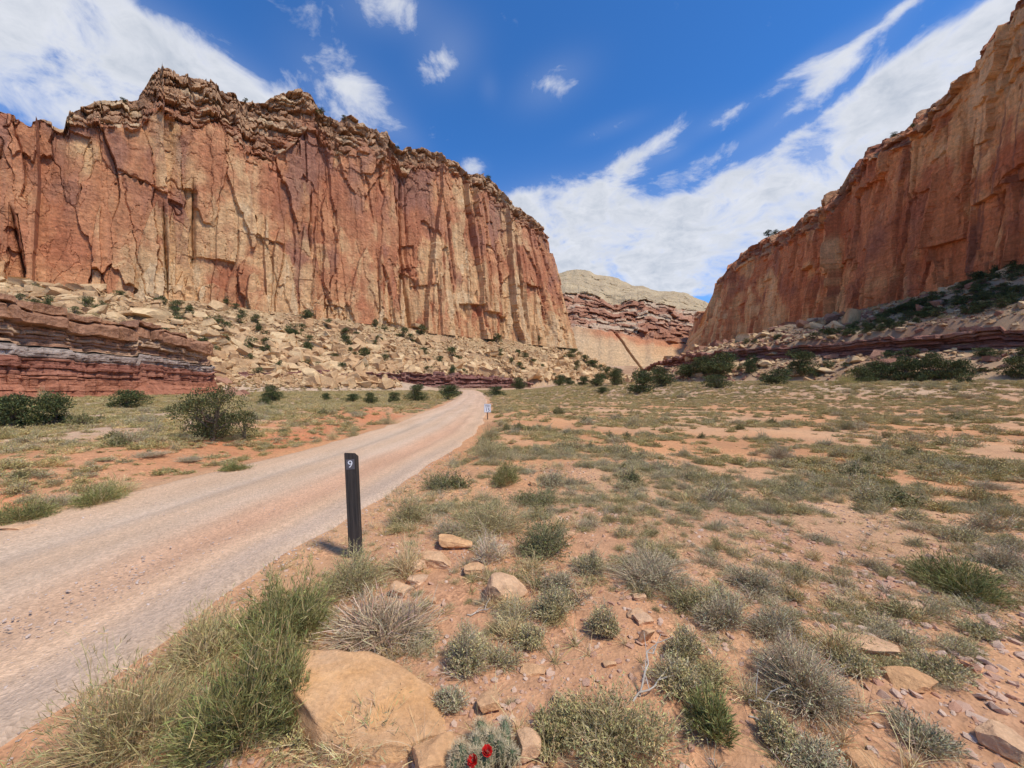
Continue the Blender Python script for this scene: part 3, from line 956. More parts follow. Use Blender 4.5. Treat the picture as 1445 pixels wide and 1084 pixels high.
strata('bluff', [(-64, -4), (-60.5, 45), (-58.8, 71), (-59.8, 76), (-66, 83), (-84, 91)], 620, [-1.4, -1.5, -1.4, -1.4, 2], [12.3, 12.4, 12.0, 10.8, 9.0], [
    (0, .10, 2.2, (.46, .19, .11), (.42, .17, .10), 1.5, .3),
    (.10, .32, .9, (.34, .13, .072), (.43, .18, .10), .8, .2),
    (.32, .49, .75, (.30, .12, .075), (.41, .18, .11), .45, .4),
    (.49, .59, .3, (.48, .40, .33), (.31, .22, .17), .42, .4),
    (.61, .80, -.5, (.38, .20, .12), (.54, .36, .22), .45, .7),
    (.80, 1.0, .6, (.47, .25, .13), (.36, .185, .105), 3.2, 1.5)], 500,
    'low banded bluff of red mudstone, a pale grey band and a brown caprock, at the left edge', nv=130, blocks=4.6, rag=.7, rills=.7)

u = np.array((.705, .709)); nrm = np.array((.709, -.705)); A0 = np.array((-118.0, 130.0))
lp = [tuple(A0 + u * t + nrm * (45.5 + o)) for t, o in ((-6, -8), (4, 1), (30, 0), (55, 1.5), (80, 0), (104, -1), (122, 0), (140, -4))]
strata('ledge', lp, 420, [-.3, 0, .2, .5, .6], [3.2, 6.2, 6.8, 6.4, 3.0], [
    (0, .3, 1.6, (.25, .125, .095), (.34, .19, .14), .5, .9),
    (.3, .75, .3, (.21, .09, .07), (.30, .145, .11), .6, .9),
    (.75, 1, .7, (.25, .11, .085), (.36, .2, .15), .9, .9)], 560,
    'dark maroon bedded rock ledge at the foot of the left talus slope', nv=70, blocks=3.0, rag=.8)

rp = [(150, 440), (110, 330), (74, 200), (66, 150), (70, 125), (86, 100), (100, 75), (112, 50), (124, 26)]
strata('ledge', rp, 760, [9.4, 9.4, 9.4, 9.3, 9.2, 8.6], [13.6, 13.6, 13.4, 13.3, 13.2, 13], [
    (0, .35, .6, (.25, .105, .07), (.34, .17, .12), .5, .9),
    (.35, .7, -.4, (.22, .085, .06), (.32, .14, .10), .6, .9),
    (.7, 1, .9, (.37, .20, .135), (.30, .14, .095), 1.1, 1.1)], 580,
    'dark red bedded rock ledge below the right wall', nv=80, blocks=3.4, rag=.6)


# ------------------------------------------------------------------ builders: rocks, plants, trees
import bmesh


def ico(sub):
    bm = bmesh.new()
    bmesh.ops.create_icosphere(bm, subdivisions=sub, radius=1)
    v = np.array([q.co[:] for q in bm.verts])
    f = np.array([[q.index for q in t.verts] for t in bm.faces])
    bm.free()
    return v, f


ICO = {k: ico(k) for k in (1, 2, 3, 4, 5)}


def rock_mesh(name, seed, sub=2, cuts=11, aspect=(1, .8, .6), mat=None, rough=.06, cut_lo=.48, cut_hi=.8, smooth=False):
    r = np.random.default_rng(seed)
    v, f = ICO[sub]
    v = v.copy()
    for k in range(cuts):
        n = r.normal(size=3); n /= np.linalg.norm(n)
        if k < 3:
            n = np.eye(3)[k] + r.normal(size=3) * .12; n /= np.linalg.norm(n)
        c = r.uniform(cut_lo, cut_hi)
        for sg in ((1, -1) if k < 3 else (1,)):
            d = (v * (n * sg)).sum(1) - c * r.uniform(.9, 1.1)
            v = v - np.maximum(d, 0)[:, None] * (n * sg)
    if rough:
        off = r.uniform(0, 50, 3)
        nn = (vn3(v * 2.3 + off, seed) - .5) + .5 * (vn3(v * 5.5 + off, seed + 1) - .5)
        if sub >= 4:
            nn = nn + .28 * (vn3(v * 13 + off, seed + 2) - .5) + .16 * (vn3(v * 30 + off, seed + 3) - .5)
        L = np.linalg.norm(v, axis=1)[:, None]
        v = v + v / L * nn[:, None] * rough * 2
    v = v / np.abs(v).max(0)
    v = v * np.array(aspect)
    return make_mesh(name, v, f, [mat], None, smooth)


class Plant:
    def __init__(s, seed):
        s.r = np.random.default_rng(seed)
        s.v, s.q, s.c, s.n = [], [], [], 0

    def add(s, v, q, c):
        s.v.append(v); s.q.append(q + s.n); s.c.append(c); s.n += len(v)

    def ribbons(s, root, d0, length, bend, width, K, ca, cb, tip=.25):
        """tapered blades; returns a sampler of points and directions along them"""
        N = len(root)
        t = np.linspace(0, 1, K + 1)[None, :, None]
        L = np.asarray(length)[:, None, None]
        P = root[:, None, :] + (d0[:, None, :] * t + bend[:, None, :] * t ** 2) * L
        T = d0[:, None, :] + 2 * bend[:, None, :] * t
        T = T / np.linalg.norm(T, axis=2, keepdims=True)
        sd = s.r.normal(size=(N, 1, 3))
        W = np.cross(T, sd); W /= np.linalg.norm(W, axis=2, keepdims=True) + 1e-9
        w = np.asarray(width).reshape(-1, 1, 1) * (1 - (1 - tip) * t)
        V = np.stack([P - W * w / 2, P + W * w / 2], 2).reshape(-1, 3)
        base = (np.arange(N) * (K + 1) * 2)[:, None]
        k = np.arange(K)[None, :] * 2
        a = (base + k).ravel()
        C = (ca[:, None, :] + (cb - ca)[:, None, :] * t)
        C = np.repeat(C.reshape(-1, 3), 2, 0)
        s.add(V, np.stack([a, a + 1, a + 3, a + 2], 1), C)

        def at(i, u):
            uu = u[:, None]
            Pp = root[i] + (d0[i] * uu + bend[i] * uu ** 2) * np.asarray(length)[i][:, None]
            Tt = d0[i] + 2 * bend[i] * uu
            return Pp, Tt / np.linalg.norm(Tt, axis=1)[:, None]
        return at

    def leaves(s, P, D, L, W, C):
        N = len(P)
        D = D / (np.linalg.norm(D, axis=1)[:, None] + 1e-9)
        S = np.cross(D, s.r.normal(size=(N, 3))); S /= np.linalg.norm(S, axis=1)[:, None] + 1e-9
        L = np.asarray(L).reshape(-1, 1); W = np.asarray(W).reshape(-1, 1)
        V = np.stack([P, P + D * L * .45 + S * W / 2, P + D * L, P + D * L * .45 - S * W / 2], 1).reshape(-1, 3)
        a = np.arange(N) * 4
        s.add(V, np.stack([a, a + 1, a + 2, a + 3], 1), np.repeat(C, 4, 0))

    def mesh(s, name, mat):
        return make_mesh(name, np.concatenate(s.v), np.concatenate(s.q), [mat], np.concatenate(s.c), False)


def disc(r, n, pw=.5):
    a = r.uniform(0, 2 * np.pi, n); q = r.random(n) ** pw
    return np.stack([np.cos(a) * q, np.sin(a) * q, np.zeros(n)], 1)


def vary(r, c, n, amt=.25):
    c = np.asarray(c, float)
    return c * (1 + amt * r.normal(size=(n, 1))).clip(.45, 1.8) * (1 + .08 * r.normal(size=(n, 3)))


GREEN = (.20, .205, .075); OLIVE = (.33, .285, .135); SAGE = (.43, .365, .19); GREYTWIG = (.38, .31, .235); STRAW = (.58, .44, .25); DRY = (.47, .37, .23); DKGREEN = (.20, .195, .085); TWIGPALE = (.60, .50, .38)


def bush_parts(kind, seed, W, H, dens=1.0, wm=1.0, lm=1.0):
    """(stems, foliage) meshes for a bush of width W and height H whose stems fan out from a root crown"""
    st, lf = Plant(seed), Plant(seed + 1)
    r = st.r
    R = W / 2
    cfg = dict(
        green=(620, .0048, STRAW, (.34, .30, .13), 10, .04, .0036, GREEN, .4, .98, .12),
        broom=(800, .0045, STRAW, (.42, .34, .18), 5, .035, .0035, OLIVE, .5, .95, .12),
        olive=(520, .0038, DRY, (.36, .31, .17), 12, .016, .0048, OLIVE, .3, 1.0, .25),
        sage=(600, .0042, GREYTWIG, (.40, .36, .26), 10, .017, .0042, SAGE, .3, 1.0, .3),
        grey=(900, .0040, (.33, .25, .165), (.48, .39, .27), 3, .016, .004, (.36, .33, .21), .5, 1.0, .45),
        twig=(620, .0055, (.38, .285, .19), (.50, .39, .275), 0, .02, .005, GREYTWIG, .3, 1.0, .6),
        pale=(320, .006, TWIGPALE, TWIGPALE, 2, .03, .004, STRAW, .3, 1.0, .5),
        grass=(560, .0042, STRAW, (.60, .47, .27), 1, .04, .004, OLIVE, .3, 1.0, .15),
        dark=(520, .0042, GREYTWIG, (.30, .27, .15), 15, .018, .006, DKGREEN, .2, 1.0, .3))[kind]
    n, sw, ca, cb, nl_, ll, lw, lc, u0, u1, flat = cfg
    n = int(n * dens); sw *= wm; ll *= lm; lw *= lm
    rt = disc(r, n, .6) * np.array([R * .38, R * .38, 0]) + np.array([0, 0, -.02])
    tgt = disc(r, n, .5)
    nc = 5 if kind != 'grass' else 3
    ctr = disc(r, nc, .5) * .52; ctr[0] = 0
    csz = r.uniform(.45, .8, nc); chh = r.uniform(.6, 1.15, nc); csz[0] = .8
    own = r.choice(nc, n, p=csz ** 2 / (csz ** 2).sum())
    rt = rt * .5 + ctr[own] * R * .8
    rad = np.hypot(tgt[:, 0], tgt[:, 1])
    hgt = H * (1 - flat * 0 - .75 * rad ** 2.2) * r.uniform(.35, 1.2, n)
    lump = .6 + .75 * vn2(tgt[:, 0] * 2.6 + seed, tgt[:, 1] * 2.6, seed)
    tgt = tgt * (.72 + .5 * vn2(np.arctan2(tgt[:, 1], tgt[:, 0]) * 2.5 + 9, rad * 0, seed + 3))[:, None]
    hgt = hgt * lump * chh[own]
    tgt = ctr[own] + tgt * csz[own][:, None]
    tip = np.stack([tgt[:, 0] * R, tgt[:, 1] * R, np.maximum(hgt, .04)], 1)
    d = tip - rt
    L = np.linalg.norm(d, axis=1)
    d = d / L[:, None]
    out = tgt.copy(); out[:, 2] = 0
    bend = out * .28 * (1 if kind in ('twig', 'grey', 'pale') else .5) + r.normal(size=(n, 3)) * .10
    bend[:, 2] -= (.12 if kind in ('twig', 'pale', 'grass') else .04)
    d0 = d - bend
    wd = sw * r.uniform(.5, 1.3, n) * (1 + .5 * (kind == 'twig'))
    at = st.ribbons(rt, d0, L, bend, wd, 5, vary(r, ca, n), vary(r, cb, n))
    # side twigs
    m = int(n * (1.6 if kind in ('twig', 'grey', 'sage', 'olive', 'pale') else .7))
    i = r.integers(0, n, m); uu = r.uniform(.3, .95, m)
    P, T = at(i, uu)
    dd = T + r.normal(size=(m, 3)) * .55; dd /= np.linalg.norm(dd, axis=1)[:, None]
    dd[:, 2] = np.abs(dd[:, 2]) * .8 + .1
    at2 = st.ribbons(P, dd, L[i] * r.uniform(.15, .38, m), r.normal(size=(m, 3)) * .2, wd[i] * .6, 3, vary(r, ca, m), vary(r, cb, m))
    if nl_:
        k = int(n * nl_)
        half = k // 2
        i1 = r.integers(0, n, half); P1, T1 = at(i1, u0 + (u1 - u0) * r.random(half) ** .7)
        i2 = r.integers(0, m, k - half); P2, T2 = at2(i2, r.random(k - half))
        P = np.concatenate([P1, P2]); T = np.concatenate([T1, T2])
        D = T + r.normal(size=P.shape) * (.35 if kind in ('green', 'broom') else .8)
        D[:, 2] += .25
        tone = (.75 + .5 * vn2(P[:, 0] / W * 5, P[:, 1] / W * 5, seed + 5))[:, None]
        keep = P[:, 2] > .02
        lf.leaves(P[keep], D[keep], ll * r.uniform(.6, 1.3, keep.sum()), lw * r.uniform(.7, 1.3, keep.sum()), (vary(r, lc, k) * tone)[keep])
    return st, (lf if nl_ else None)


def flat_bush(name, kind, seed, W, H, dens, mat, wm=1.0, lm=1.0):
    a, b = bush_parts(kind, seed, W, H, dens, wm, lm)
    if b is not None:
        for v, q, c in zip(b.v, b.q, b.c):
            a.add(v, q - 0, c) if False else None
        off = a.n
        V = np.concatenate(a.v + b.v); Q = np.concatenate([np.concatenate(a.q), np.concatenate(b.q) + off]); C = np.concatenate(a.c + b.c)
        return make_mesh(name, V, Q, [mat], C, False)
    return a.mesh(name, mat)


def tube(path, rad, sides=6):
    path = np.asarray(path, float); rad = np.asarray(rad, float)
    n = len(path)
    T = np.gradient(path, axis=0); T /= np.linalg.norm(T, axis=1)[:, None] + 1e-9
    ref = np.array([.31, .22, .92]) if abs(T[0][2]) < .9 else np.array([1, .1, 0])
    A_ = np.cross(T, ref); A_ /= np.linalg.norm(A_, axis=1)[:, None]
    B_ = np.cross(T, A_)
    a = np.linspace(0, 2 * np.pi, sides, endpoint=False)
    V = path[:, None, :] + rad[:, None, None] * (A_[:, None, :] * np.cos(a)[None, :, None] + B_[:, None, :] * np.sin(a)[None, :, None])
    i, j = np.meshgrid(np.arange(n - 1), np.arange(sides), indexing='ij')
    q = np.stack([(i * sides + j).ravel(), (i * sides + (j + 1) % sides).ravel(), ((i + 1) * sides + (j + 1) % sides).ravel(), ((i + 1) * sides + j).ravel()], 1)
    return V.reshape(-1, 3), q


def join(parts):
    V, Q, n = [], [], 0
    for v, q in parts:
        V.append(v); Q.append(q + n); n += len(v)
    return np.concatenate(V), np.concatenate(Q)


def juniper(seed, W, H, nspray=2600, size=.16, lobes=11, sparse=0.0, low=.12, col=(.088, .102, .040)):
    """trunk mesh and crown mesh of a juniper of width W, height H"""
    r = np.random.default_rng(seed)
    cen, rad = [], []
    for k in range(lobes):
        a = r.uniform(0, 2 * np.pi); q = r.random() ** .5
        zc = r.uniform(low + .12, .86)
        wid = np.sin(np.pi * min(1, .22 + zc * .82)) ** .7
        cen.append((np.cos(a) * q * W * .36 * wid, np.sin(a) * q * W * .36 * wid, zc * H))
        rad.append(np.array([W * r.uniform(.16, .27), W * r.uniform(.16, .27), H * r.uniform(.11, .19)]))
    cen = np.array(cen); rad = np.array(rad)
    tubes = []
    lean = r.normal(size=2) * .06 * W
    stem = np.array([[0, 0, -.15 * H * .3], [lean[0] * .3, lean[1] * .3, .15 * H], [lean[0] * .7, lean[1] * .9, .4 * H], [lean[0], lean[1], .75 * H]])
    tubes.append(tube(stem, np.array([.055, .042, .03, .01]) * H * .9, 7))
    for c in cen:
        b = np.array([lean[0] * .4, lean[1] * .4, r.uniform(.06, .35) * H * min(1, c[2] / H / .5)])
        m = (b + c) / 2 + r.normal(size=3) * .05 * W
        tubes.append(tube(np.array([b, m, c]), np.array([.022, .014, .004]) * H, 5))
    tv, tq = join(tubes)
    p = Plant(seed + 3)
    w = rad.prod(1) ** .6; w /= w.sum()
    i = r.choice(lobes, nspray, p=w)
    d = r.normal(size=(nspray, 3)); d /= np.linalg.norm(d, axis=1)[:, None]
    q = r.uniform(.35, 1.05, nspray) ** .6
    lum = .6 + .8 * vn3(d * 1.6 + cen[i] * 3.1, seed)
    P = cen[i] + d * rad[i] * (q * lum)[:, None]
    D = d * .8 + np.array([0, 0, .75]) + r.normal(size=(nspray, 3)) * .5
    C = vary(r, col, nspray, .3) * (.7 + .6 * r.random(lobes))[i][:, None]
    C = mixc(C, C * np.array((1.5, 1.25, .9)), (r.random(nspray) < .18) * 1.0)
    s = size * r.uniform(.5, 1.2, nspray)
    keep = (r.random(nspray) > sparse * vn3(P * 2.5 / W * 2, seed + 8)) & (P[:, 2] > .02 * H)
    p.leaves(P[keep], D[keep], s[keep], s[keep] * .55, C[keep])
    return make_mesh('trunk', tv, tq, [M_BARK], None, True), p.mesh('crown', M_CROWN)


def tree_thing(meshes, loc, rz, scl, label, group=None, name='juniper_tree', cat='juniper tree'):
    root = obj(name, None, loc=loc, rot=(0, 0, rz), scl=scl, label=label, cat=cat, group=group)
    obj('trunk', meshes[0], root)
    obj('crown', meshes[1], root)
    return root


def scatter(name, protos, pts, rot, scl, label, mats, seed=0):
    """one uncountable mass: points carrying rotation and size, with small meshes instanced on them"""
    me = bpy.data.meshes.new(name)
    n = len(pts)
    me.vertices.add(n)
    me.vertices.foreach_set('co', np.ascontiguousarray(pts, np.float32).ravel())
    a = me.attributes.new('rot', 'FLOAT_VECTOR', 'POINT'); a.data.foreach_set('vector', np.ascontiguousarray(rot, np.float32).ravel())
    a = me.attributes.new('scl', 'FLOAT_VECTOR', 'POINT'); a.data.foreach_set('vector', np.ascontiguousarray(scl, np.float32).ravel())
    a = me.attributes.new('pick', 'INT', 'POINT'); a.data.foreach_set('value', np.random.default_rng(seed).integers(0, len(protos), n).astype(np.int32))
    for m in mats: me.materials.append(m)
    o = obj(name, me, kind='stuff', label=label)
    g = bpy.data.node_groups.new(name, 'GeometryNodeTree')
    g.interface.new_socket('Geometry', in_out='INPUT', socket_type='NodeSocketGeometry')
    g.interface.new_socket('Geometry', in_out='OUTPUT', socket_type='NodeSocketGeometry')
    gi, go = g.nodes.new('NodeGroupInput'), g.nodes.new('NodeGroupOutput')
    iop = g.nodes.new('GeometryNodeInstanceOnPoints')
    jn = g.nodes.new('GeometryNodeJoinGeometry')
    for p in protos:
        oi = g.nodes.new('GeometryNodeObjectInfo')
        oi.inputs['Object'].default_value = p
        oi.inputs['As Instance'].default_value = True
        oi.transform_space = 'ORIGINAL'
        g.links.new(oi.outputs['Geometry'], jn.inputs[0])
    g.links.new(gi.outputs[0], iop.inputs['Points'])
    g.links.new(jn.outputs[0], iop.inputs['Instance'])
    iop.inputs['Pick Instance'].default_value = True
    for nm, ty, sock in (('rot', 'FLOAT_VECTOR', 'Rotation'), ('scl', 'FLOAT_VECTOR', 'Scale'), ('pick', 'INT', 'Instance Index')):
        na = g.nodes.new('GeometryNodeInputNamedAttribute')
        na.data_type = ty
        na.inputs['Name'].default_value = nm
        g.links.new(na.outputs[0], iop.inputs[sock])
    g.links.new(iop.outputs[0], go.inputs[0])
    o.modifiers.new('scatter', 'NODES').node_group = g
    return o


def in_view(x, y, z, pad=30):
    px, py = to_px(x, np.maximum(y, .01), z)
    return (y > .3) & (px > -pad) & (px < 1445 + pad) & (py < 1084 + pad * 2)


# ------------------------------------------------------------------ boulders on the talus
RG = np.random.default_rng(7)
bproto = [rock_mesh('boulder', 200 + k, 3, 9, (1, RG.uniform(.55, .95), RG.uniform(.38, .8)), M_TALUS, .03, .30, .62) for k in range(14)]
used_b = {}


def boulder(mesh, px, py, wpx, label, name='boulder', cat='boulder', group=None, sink=.25, rot=None, mat=None, flat=1.0, pos=None):
    x, y, z = pos if pos is not None else hit(px, py)
    sc = wpx * y / F / 2
    rz = RG.uniform(0, 6.28)
    rx = rot if rot is not None else (RG.normal() * .2, RG.normal() * .2)
    zh = sc * flat * .6
    o = obj(name, mesh, loc=(x, y, z + zh * (1 - 2 * sink)), rot=(rx[0], rx[1], rz if rot is None or len(rot) < 3 else rot[2]), scl=(sc, sc, sc * flat), label=label, cat=cat, group=group)
    return o


for (px, py, w, fl, label) in [
    (135, 410, 26, 1.1, 'pale tan boulder standing at the cliff foot, high on the left talus'),
    (206, 448, 48, .5, 'long pale flat slab, largest on the talus above the banded bluff'),
    (218, 428, 26, .5, 'pale leaning slab behind the largest flat slab on the left talus'),
    (188, 432, 22, .8, 'pale angular block beside the leaning slabs above the bluff'),
    (264, 452, 18, 1.3, 'reddish upright boulder among pale slabs above the bluff end'),
    (252, 458, 16, 1.5, 'narrow pale upright stone standing above the caprock of the bluff'),
    (280, 447, 28, .5, 'pale tilted plate of sandstone on the talus above the bluff end'),
    (241, 410, 18, 2.0, 'pillar like block leaning at the cliff foot above the talus'),
    (38, 424, 34, .6, 'low pale boulder on the bench above the far left caprock'),
    (589, 464, 17, 1.0, 'pale cream block at mid height in the talus with a dark shaded side'),
    (502, 512, 17, 1.1, 'brown square block low on the talus beside a pale twin'),
    (516, 510, 18, 1.1, 'pale block low on the talus beside a brown square block'),
    (551, 520, 20, .6, 'pale flat slab just above the maroon ledge'),
    (694, 503, 20, .7, 'broad pale boulder low on the right part of the left talus'),
    (755, 535, 22, .8, 'pale rounded boulder at the talus foot close to the junipers'),
]:
    boulder(bproto[RG.integers(14)], px, py, w, label, flat=fl)
for (px, py, w, fl, rot, label) in [
    (334, 560, 30, .35, (.2, .75, .3), 'dark red slab tilted steeply at the end of the banded bluff'),
    (350, 558, 22, .35, (.1, .7, .5), 'thinner dark red slab leaning beside the steep red slab'),
    (318, 540, 26, .4, (.3, .5, .2), 'brown fallen plate resting against the bluff corner'),
    (303, 530, 22, .6, (.1, .2, .9), 'brown angular block under the bluff corner')]:
    boulder(rock_mesh('fallen_slab', int(px) * 3, 2, 9, (1, .7, .8), M_REDROCK, .04), px, py, w, label, 'fallen_slab', 'rock slab', None, .2, rot, flat=fl)

# candidate boulders on both talus slopes, the largest as things, the rest as rubble
N = 46000
t_ = RG.uniform(-60, 250, N); d_ = RG.uniform(1.5, 60, N) ** 1.0
bx = A0[0] + u[0] * t_ + nrm[0] * d_; by = A0[1] + u[1] * t_ + nrm[1] * d_
xb2 = RG.uniform(-150, -60, 7000); yb2 = RG.uniform(30, 130, 7000)
a2 = RG.uniform(-2.2, 1.4, 4000); q2 = RG.uniform(2, 52, 4000)
xe, ye = 41 + np.cos(a2) * q2, 290 + np.sin(a2) * q2
X_ = np.concatenate([bx, xb2, xe]); Y_ = np.concatenate([by, yb2, ye])
dl, sl, al = seg_dist(X_, Y_, WALL_L)
db, sb, ab = seg_dist(X_, Y_, BLUFF)
Z_ = h_ground(X_, Y_)
lf = ledge_front(al)
ok = (sl <= 0) & (dl > 1) & (Z_ > np.where(lf > .3, 5.5, 1.2)) & ((dl < 57) | ((sb > 0) & (db > 5))) & in_view(X_, Y_, Z_) & ~((lf > .3) & (dl > 42.5))
dens_ = vn2(X_ / 14, Y_ / 14, 333)
ok &= RG.random(len(X_)) < np.clip(.35 + .9 * dens_ - .25 * sstep(20, 3, dl), .1, 1)
X_, Y_, Z_, dl = X_[ok], Y_[ok], Z_[ok], dl[ok]
siz = .33 * (RG.random(len(X_)) + .002) ** -.46 * (1 + .6 * sstep(10, 40, dl)) * (.6 + .9 * vn2(X_ / 18, Y_ / 18, 335))
siz = np.minimum(siz, 4.0) * .85
siz *= np.clip(.5 + Y_ / 260, .6, 1.1)
px_b = siz / Y_
order = np.argsort(-px_b)
big_b = order[:282]
def zone_b(x, y, z, d, size, hgt):
    px = CX + F * x / y
    a_ = ('large ' if size * F / y > 9 else 'small ') + ('block' if hgt > .88 else ('flat slab' if hgt < .7 else 'boulder'))
    b_ = 'under the cliff foot' if d < 12 else ('midway up the talus' if d < 30 else 'low on the talus')
    c_ = 'above the banded bluff' if px < 300 else ('left of the maroon ledge' if px < 430 else ('above the maroon ledge, left half' if px < 560 else ('above the maroon ledge, right half' if px < 690 else 'beyond the road end')))
    return 'pale tan ' + a_ + ' ' + b_ + ', ' + c_
for k in big_b:
    m = bproto[RG.integers(14)]; hf = RG.uniform(.6, 1)
    obj('boulder', m, loc=(X_[k], Y_[k], Z_[k] + siz[k] * .12), rot=(RG.normal() * .3, RG.normal() * .3, RG.uniform(0, 6.3)), scl=(siz[k] * .9,) * 2 + (siz[k] * hf,), label=zone_b(X_[k], Y_[k], Z_[k], dl[k], siz[k], hf), cat='boulder', group='boulders on the left talus slope')
rest = order[282:]
pro = [o for o in COL.objects if o.name.startswith('boulder')][:14]
ns = len(rest)
scatter('rubble', pro, np.stack([X_[rest], Y_[rest], Z_[rest] + siz[rest] * .1], 1), np.stack([RG.normal(size=ns) * .35, RG.normal(size=ns) * .35, RG.uniform(0, 6.3, ns)], 1),
        np.stack([siz[rest]] * 3, 1) * RG.uniform(.6, 1.1, (ns, 3)), 'broken pale rubble covering the left talus slope', [M_TALUS], 3)

# right slopes
rproto = [rock_mesh('boulder', 260 + k, 3, 9, (1, RG.uniform(.6, .95), RG.uniform(.4, .75)), M_REDROCK if k % 3 == 0 else M_TALUS, .03, .30, .62) for k in range(8)]
for (px, py, w, fl, label) in [
    (1325, 432, 22, .9, 'pale rounded boulder on the right slope below the dark wall'),
    (1302, 440, 24, .7, 'pale sloping boulder beside the rounded one on the right slope'),
    (1242, 462, 16, .8, 'small pale block at the foot of the right wall'),
    (1205, 455, 22, 2.2, 'tall leaning slab split from the right wall at its foot'),
    (1052, 515, 18, .8, 'grey pink boulder below the right ledge among junipers'),
    (1080, 515, 24, .7, 'broad grey boulder below the right ledge'),
    (1172, 505, 22, .6, 'pale flat stone below the middle of the right ledge'),
    (1165, 525, 28, .5, 'reddish flat stone at the foot of the right slope'),
    (1240, 505, 24, .7, 'brown block fallen from the right ledge'),
    (1360, 470, 12, .6, 'white stone lying on the right ledge')]:
    boulder(rproto[RG.integers(8)], px, py, w, label, flat=fl)
X_ = np.concatenate([RG.uniform(55, 200, 9000), RG.uniform(40, 130, 5000)]); Y_ = np.concatenate([RG.uniform(50, 330, 9000), RG.uniform(45, 160, 5000)])
ye_ = RG.uniform(48, 190, 6000)
X_ = np.concatenate([X_, np.interp(ye_, [p[1] for p in RLEDGE], [p[0] for p in RLEDGE]) + RG.uniform(-14, 20, 6000)]); Y_ = np.concatenate([Y_, ye_])
Z_ = h_ground(X_, Y_)
dr, sr, ar = seg_dist(X_, Y_, RLEDGE); dw, sw, aw = seg_dist(X_, Y_, WALL_R)
ok = in_view(X_, Y_, Z_) & (((sr < 0) & (sw > 0) & (dr > 1) & (dw > 1)) | ((sr > 0) & (dr < 16) & (dr > 1.0))) & (RG.random(len(X_)) < .35 + vn2(X_ / 12, Y_ / 12, 341) * .9)
X_, Y_, Z_ = X_[ok], Y_[ok], Z_[ok]
siz = np.minimum(.30 * (RG.random(len(X_)) + .004) ** -.44, 3.0) * np.clip(Y_ / 120, .45, 1.2)
order = np.argsort(-siz / Y_)
for k in order[:70]:
    obj('boulder', rproto[RG.integers(8)], loc=(X_[k], Y_[k], Z_[k] + siz[k] * .12), rot=(RG.normal() * .25, RG.normal() * .25, RG.uniform(0, 6.3)), scl=(siz[k],) * 2 + (siz[k] * RG.uniform(.6, 1),),
        label=('tan' if k % 2 else 'weathered') + ' boulder ' + ('on the bench above the right ledge' if Z_[k] > 13.5 else 'among the junipers under the right ledge') + (', near the canyon mouth' if CX + F * X_[k] / Y_[k] < 1130 else (', below the middle of the wall' if CX + F * X_[k] / Y_[k] < 1290 else ', towards the right picture edge')), cat='boulder', group='boulders on the right slope')
rest = order[70:]; ns = len(rest)
pro = [o for o in COL.objects if o.name.startswith('boulder') and o.data in rproto][:8]
scatter('rubble', pro, np.stack([X_[rest], Y_[rest], Z_[rest] + siz[rest] * .1], 1), np.stack([RG.normal(size=ns) * .3, RG.normal(size=ns) * .3, RG.uniform(0, 6.3, ns)], 1),
        np.stack([siz[rest]] * 3, 1) * RG.uniform(.6, 1.1, (ns, 3)), 'small broken stones scattered over the right slope', [M_TALUS, M_REDROCK], 4)

# ------------------------------------------------------------------ junipers
jp = [juniper(400 + k, RG.uniform(.85, 1.25), 1.0, 1300, .085, 11, 0, -.02) for k in range(7)]
jbig = [juniper(430 + k, RG.uniform(1.0, 1.4), 1.0, 6500, .055, 17, .1, .0) for k in range(5)]


def plant_tree(px, py, hpx, wpx, label, group=None, big=False, pos=None, name='juniper_tree', cat='juniper tree'):
    x, y, z = pos if pos is not None else hit(px, py)
    k = RG.integers(5 if big else 7)
    m = (jbig if big else jp)[k]
    h = hpx * y / F
    wid = wpx * y / F / 1.1
    return tree_thing(m, (x, y, z - .03 * h), RG.uniform(0, 6.28), (wid, wid, h), label, group, name, cat)


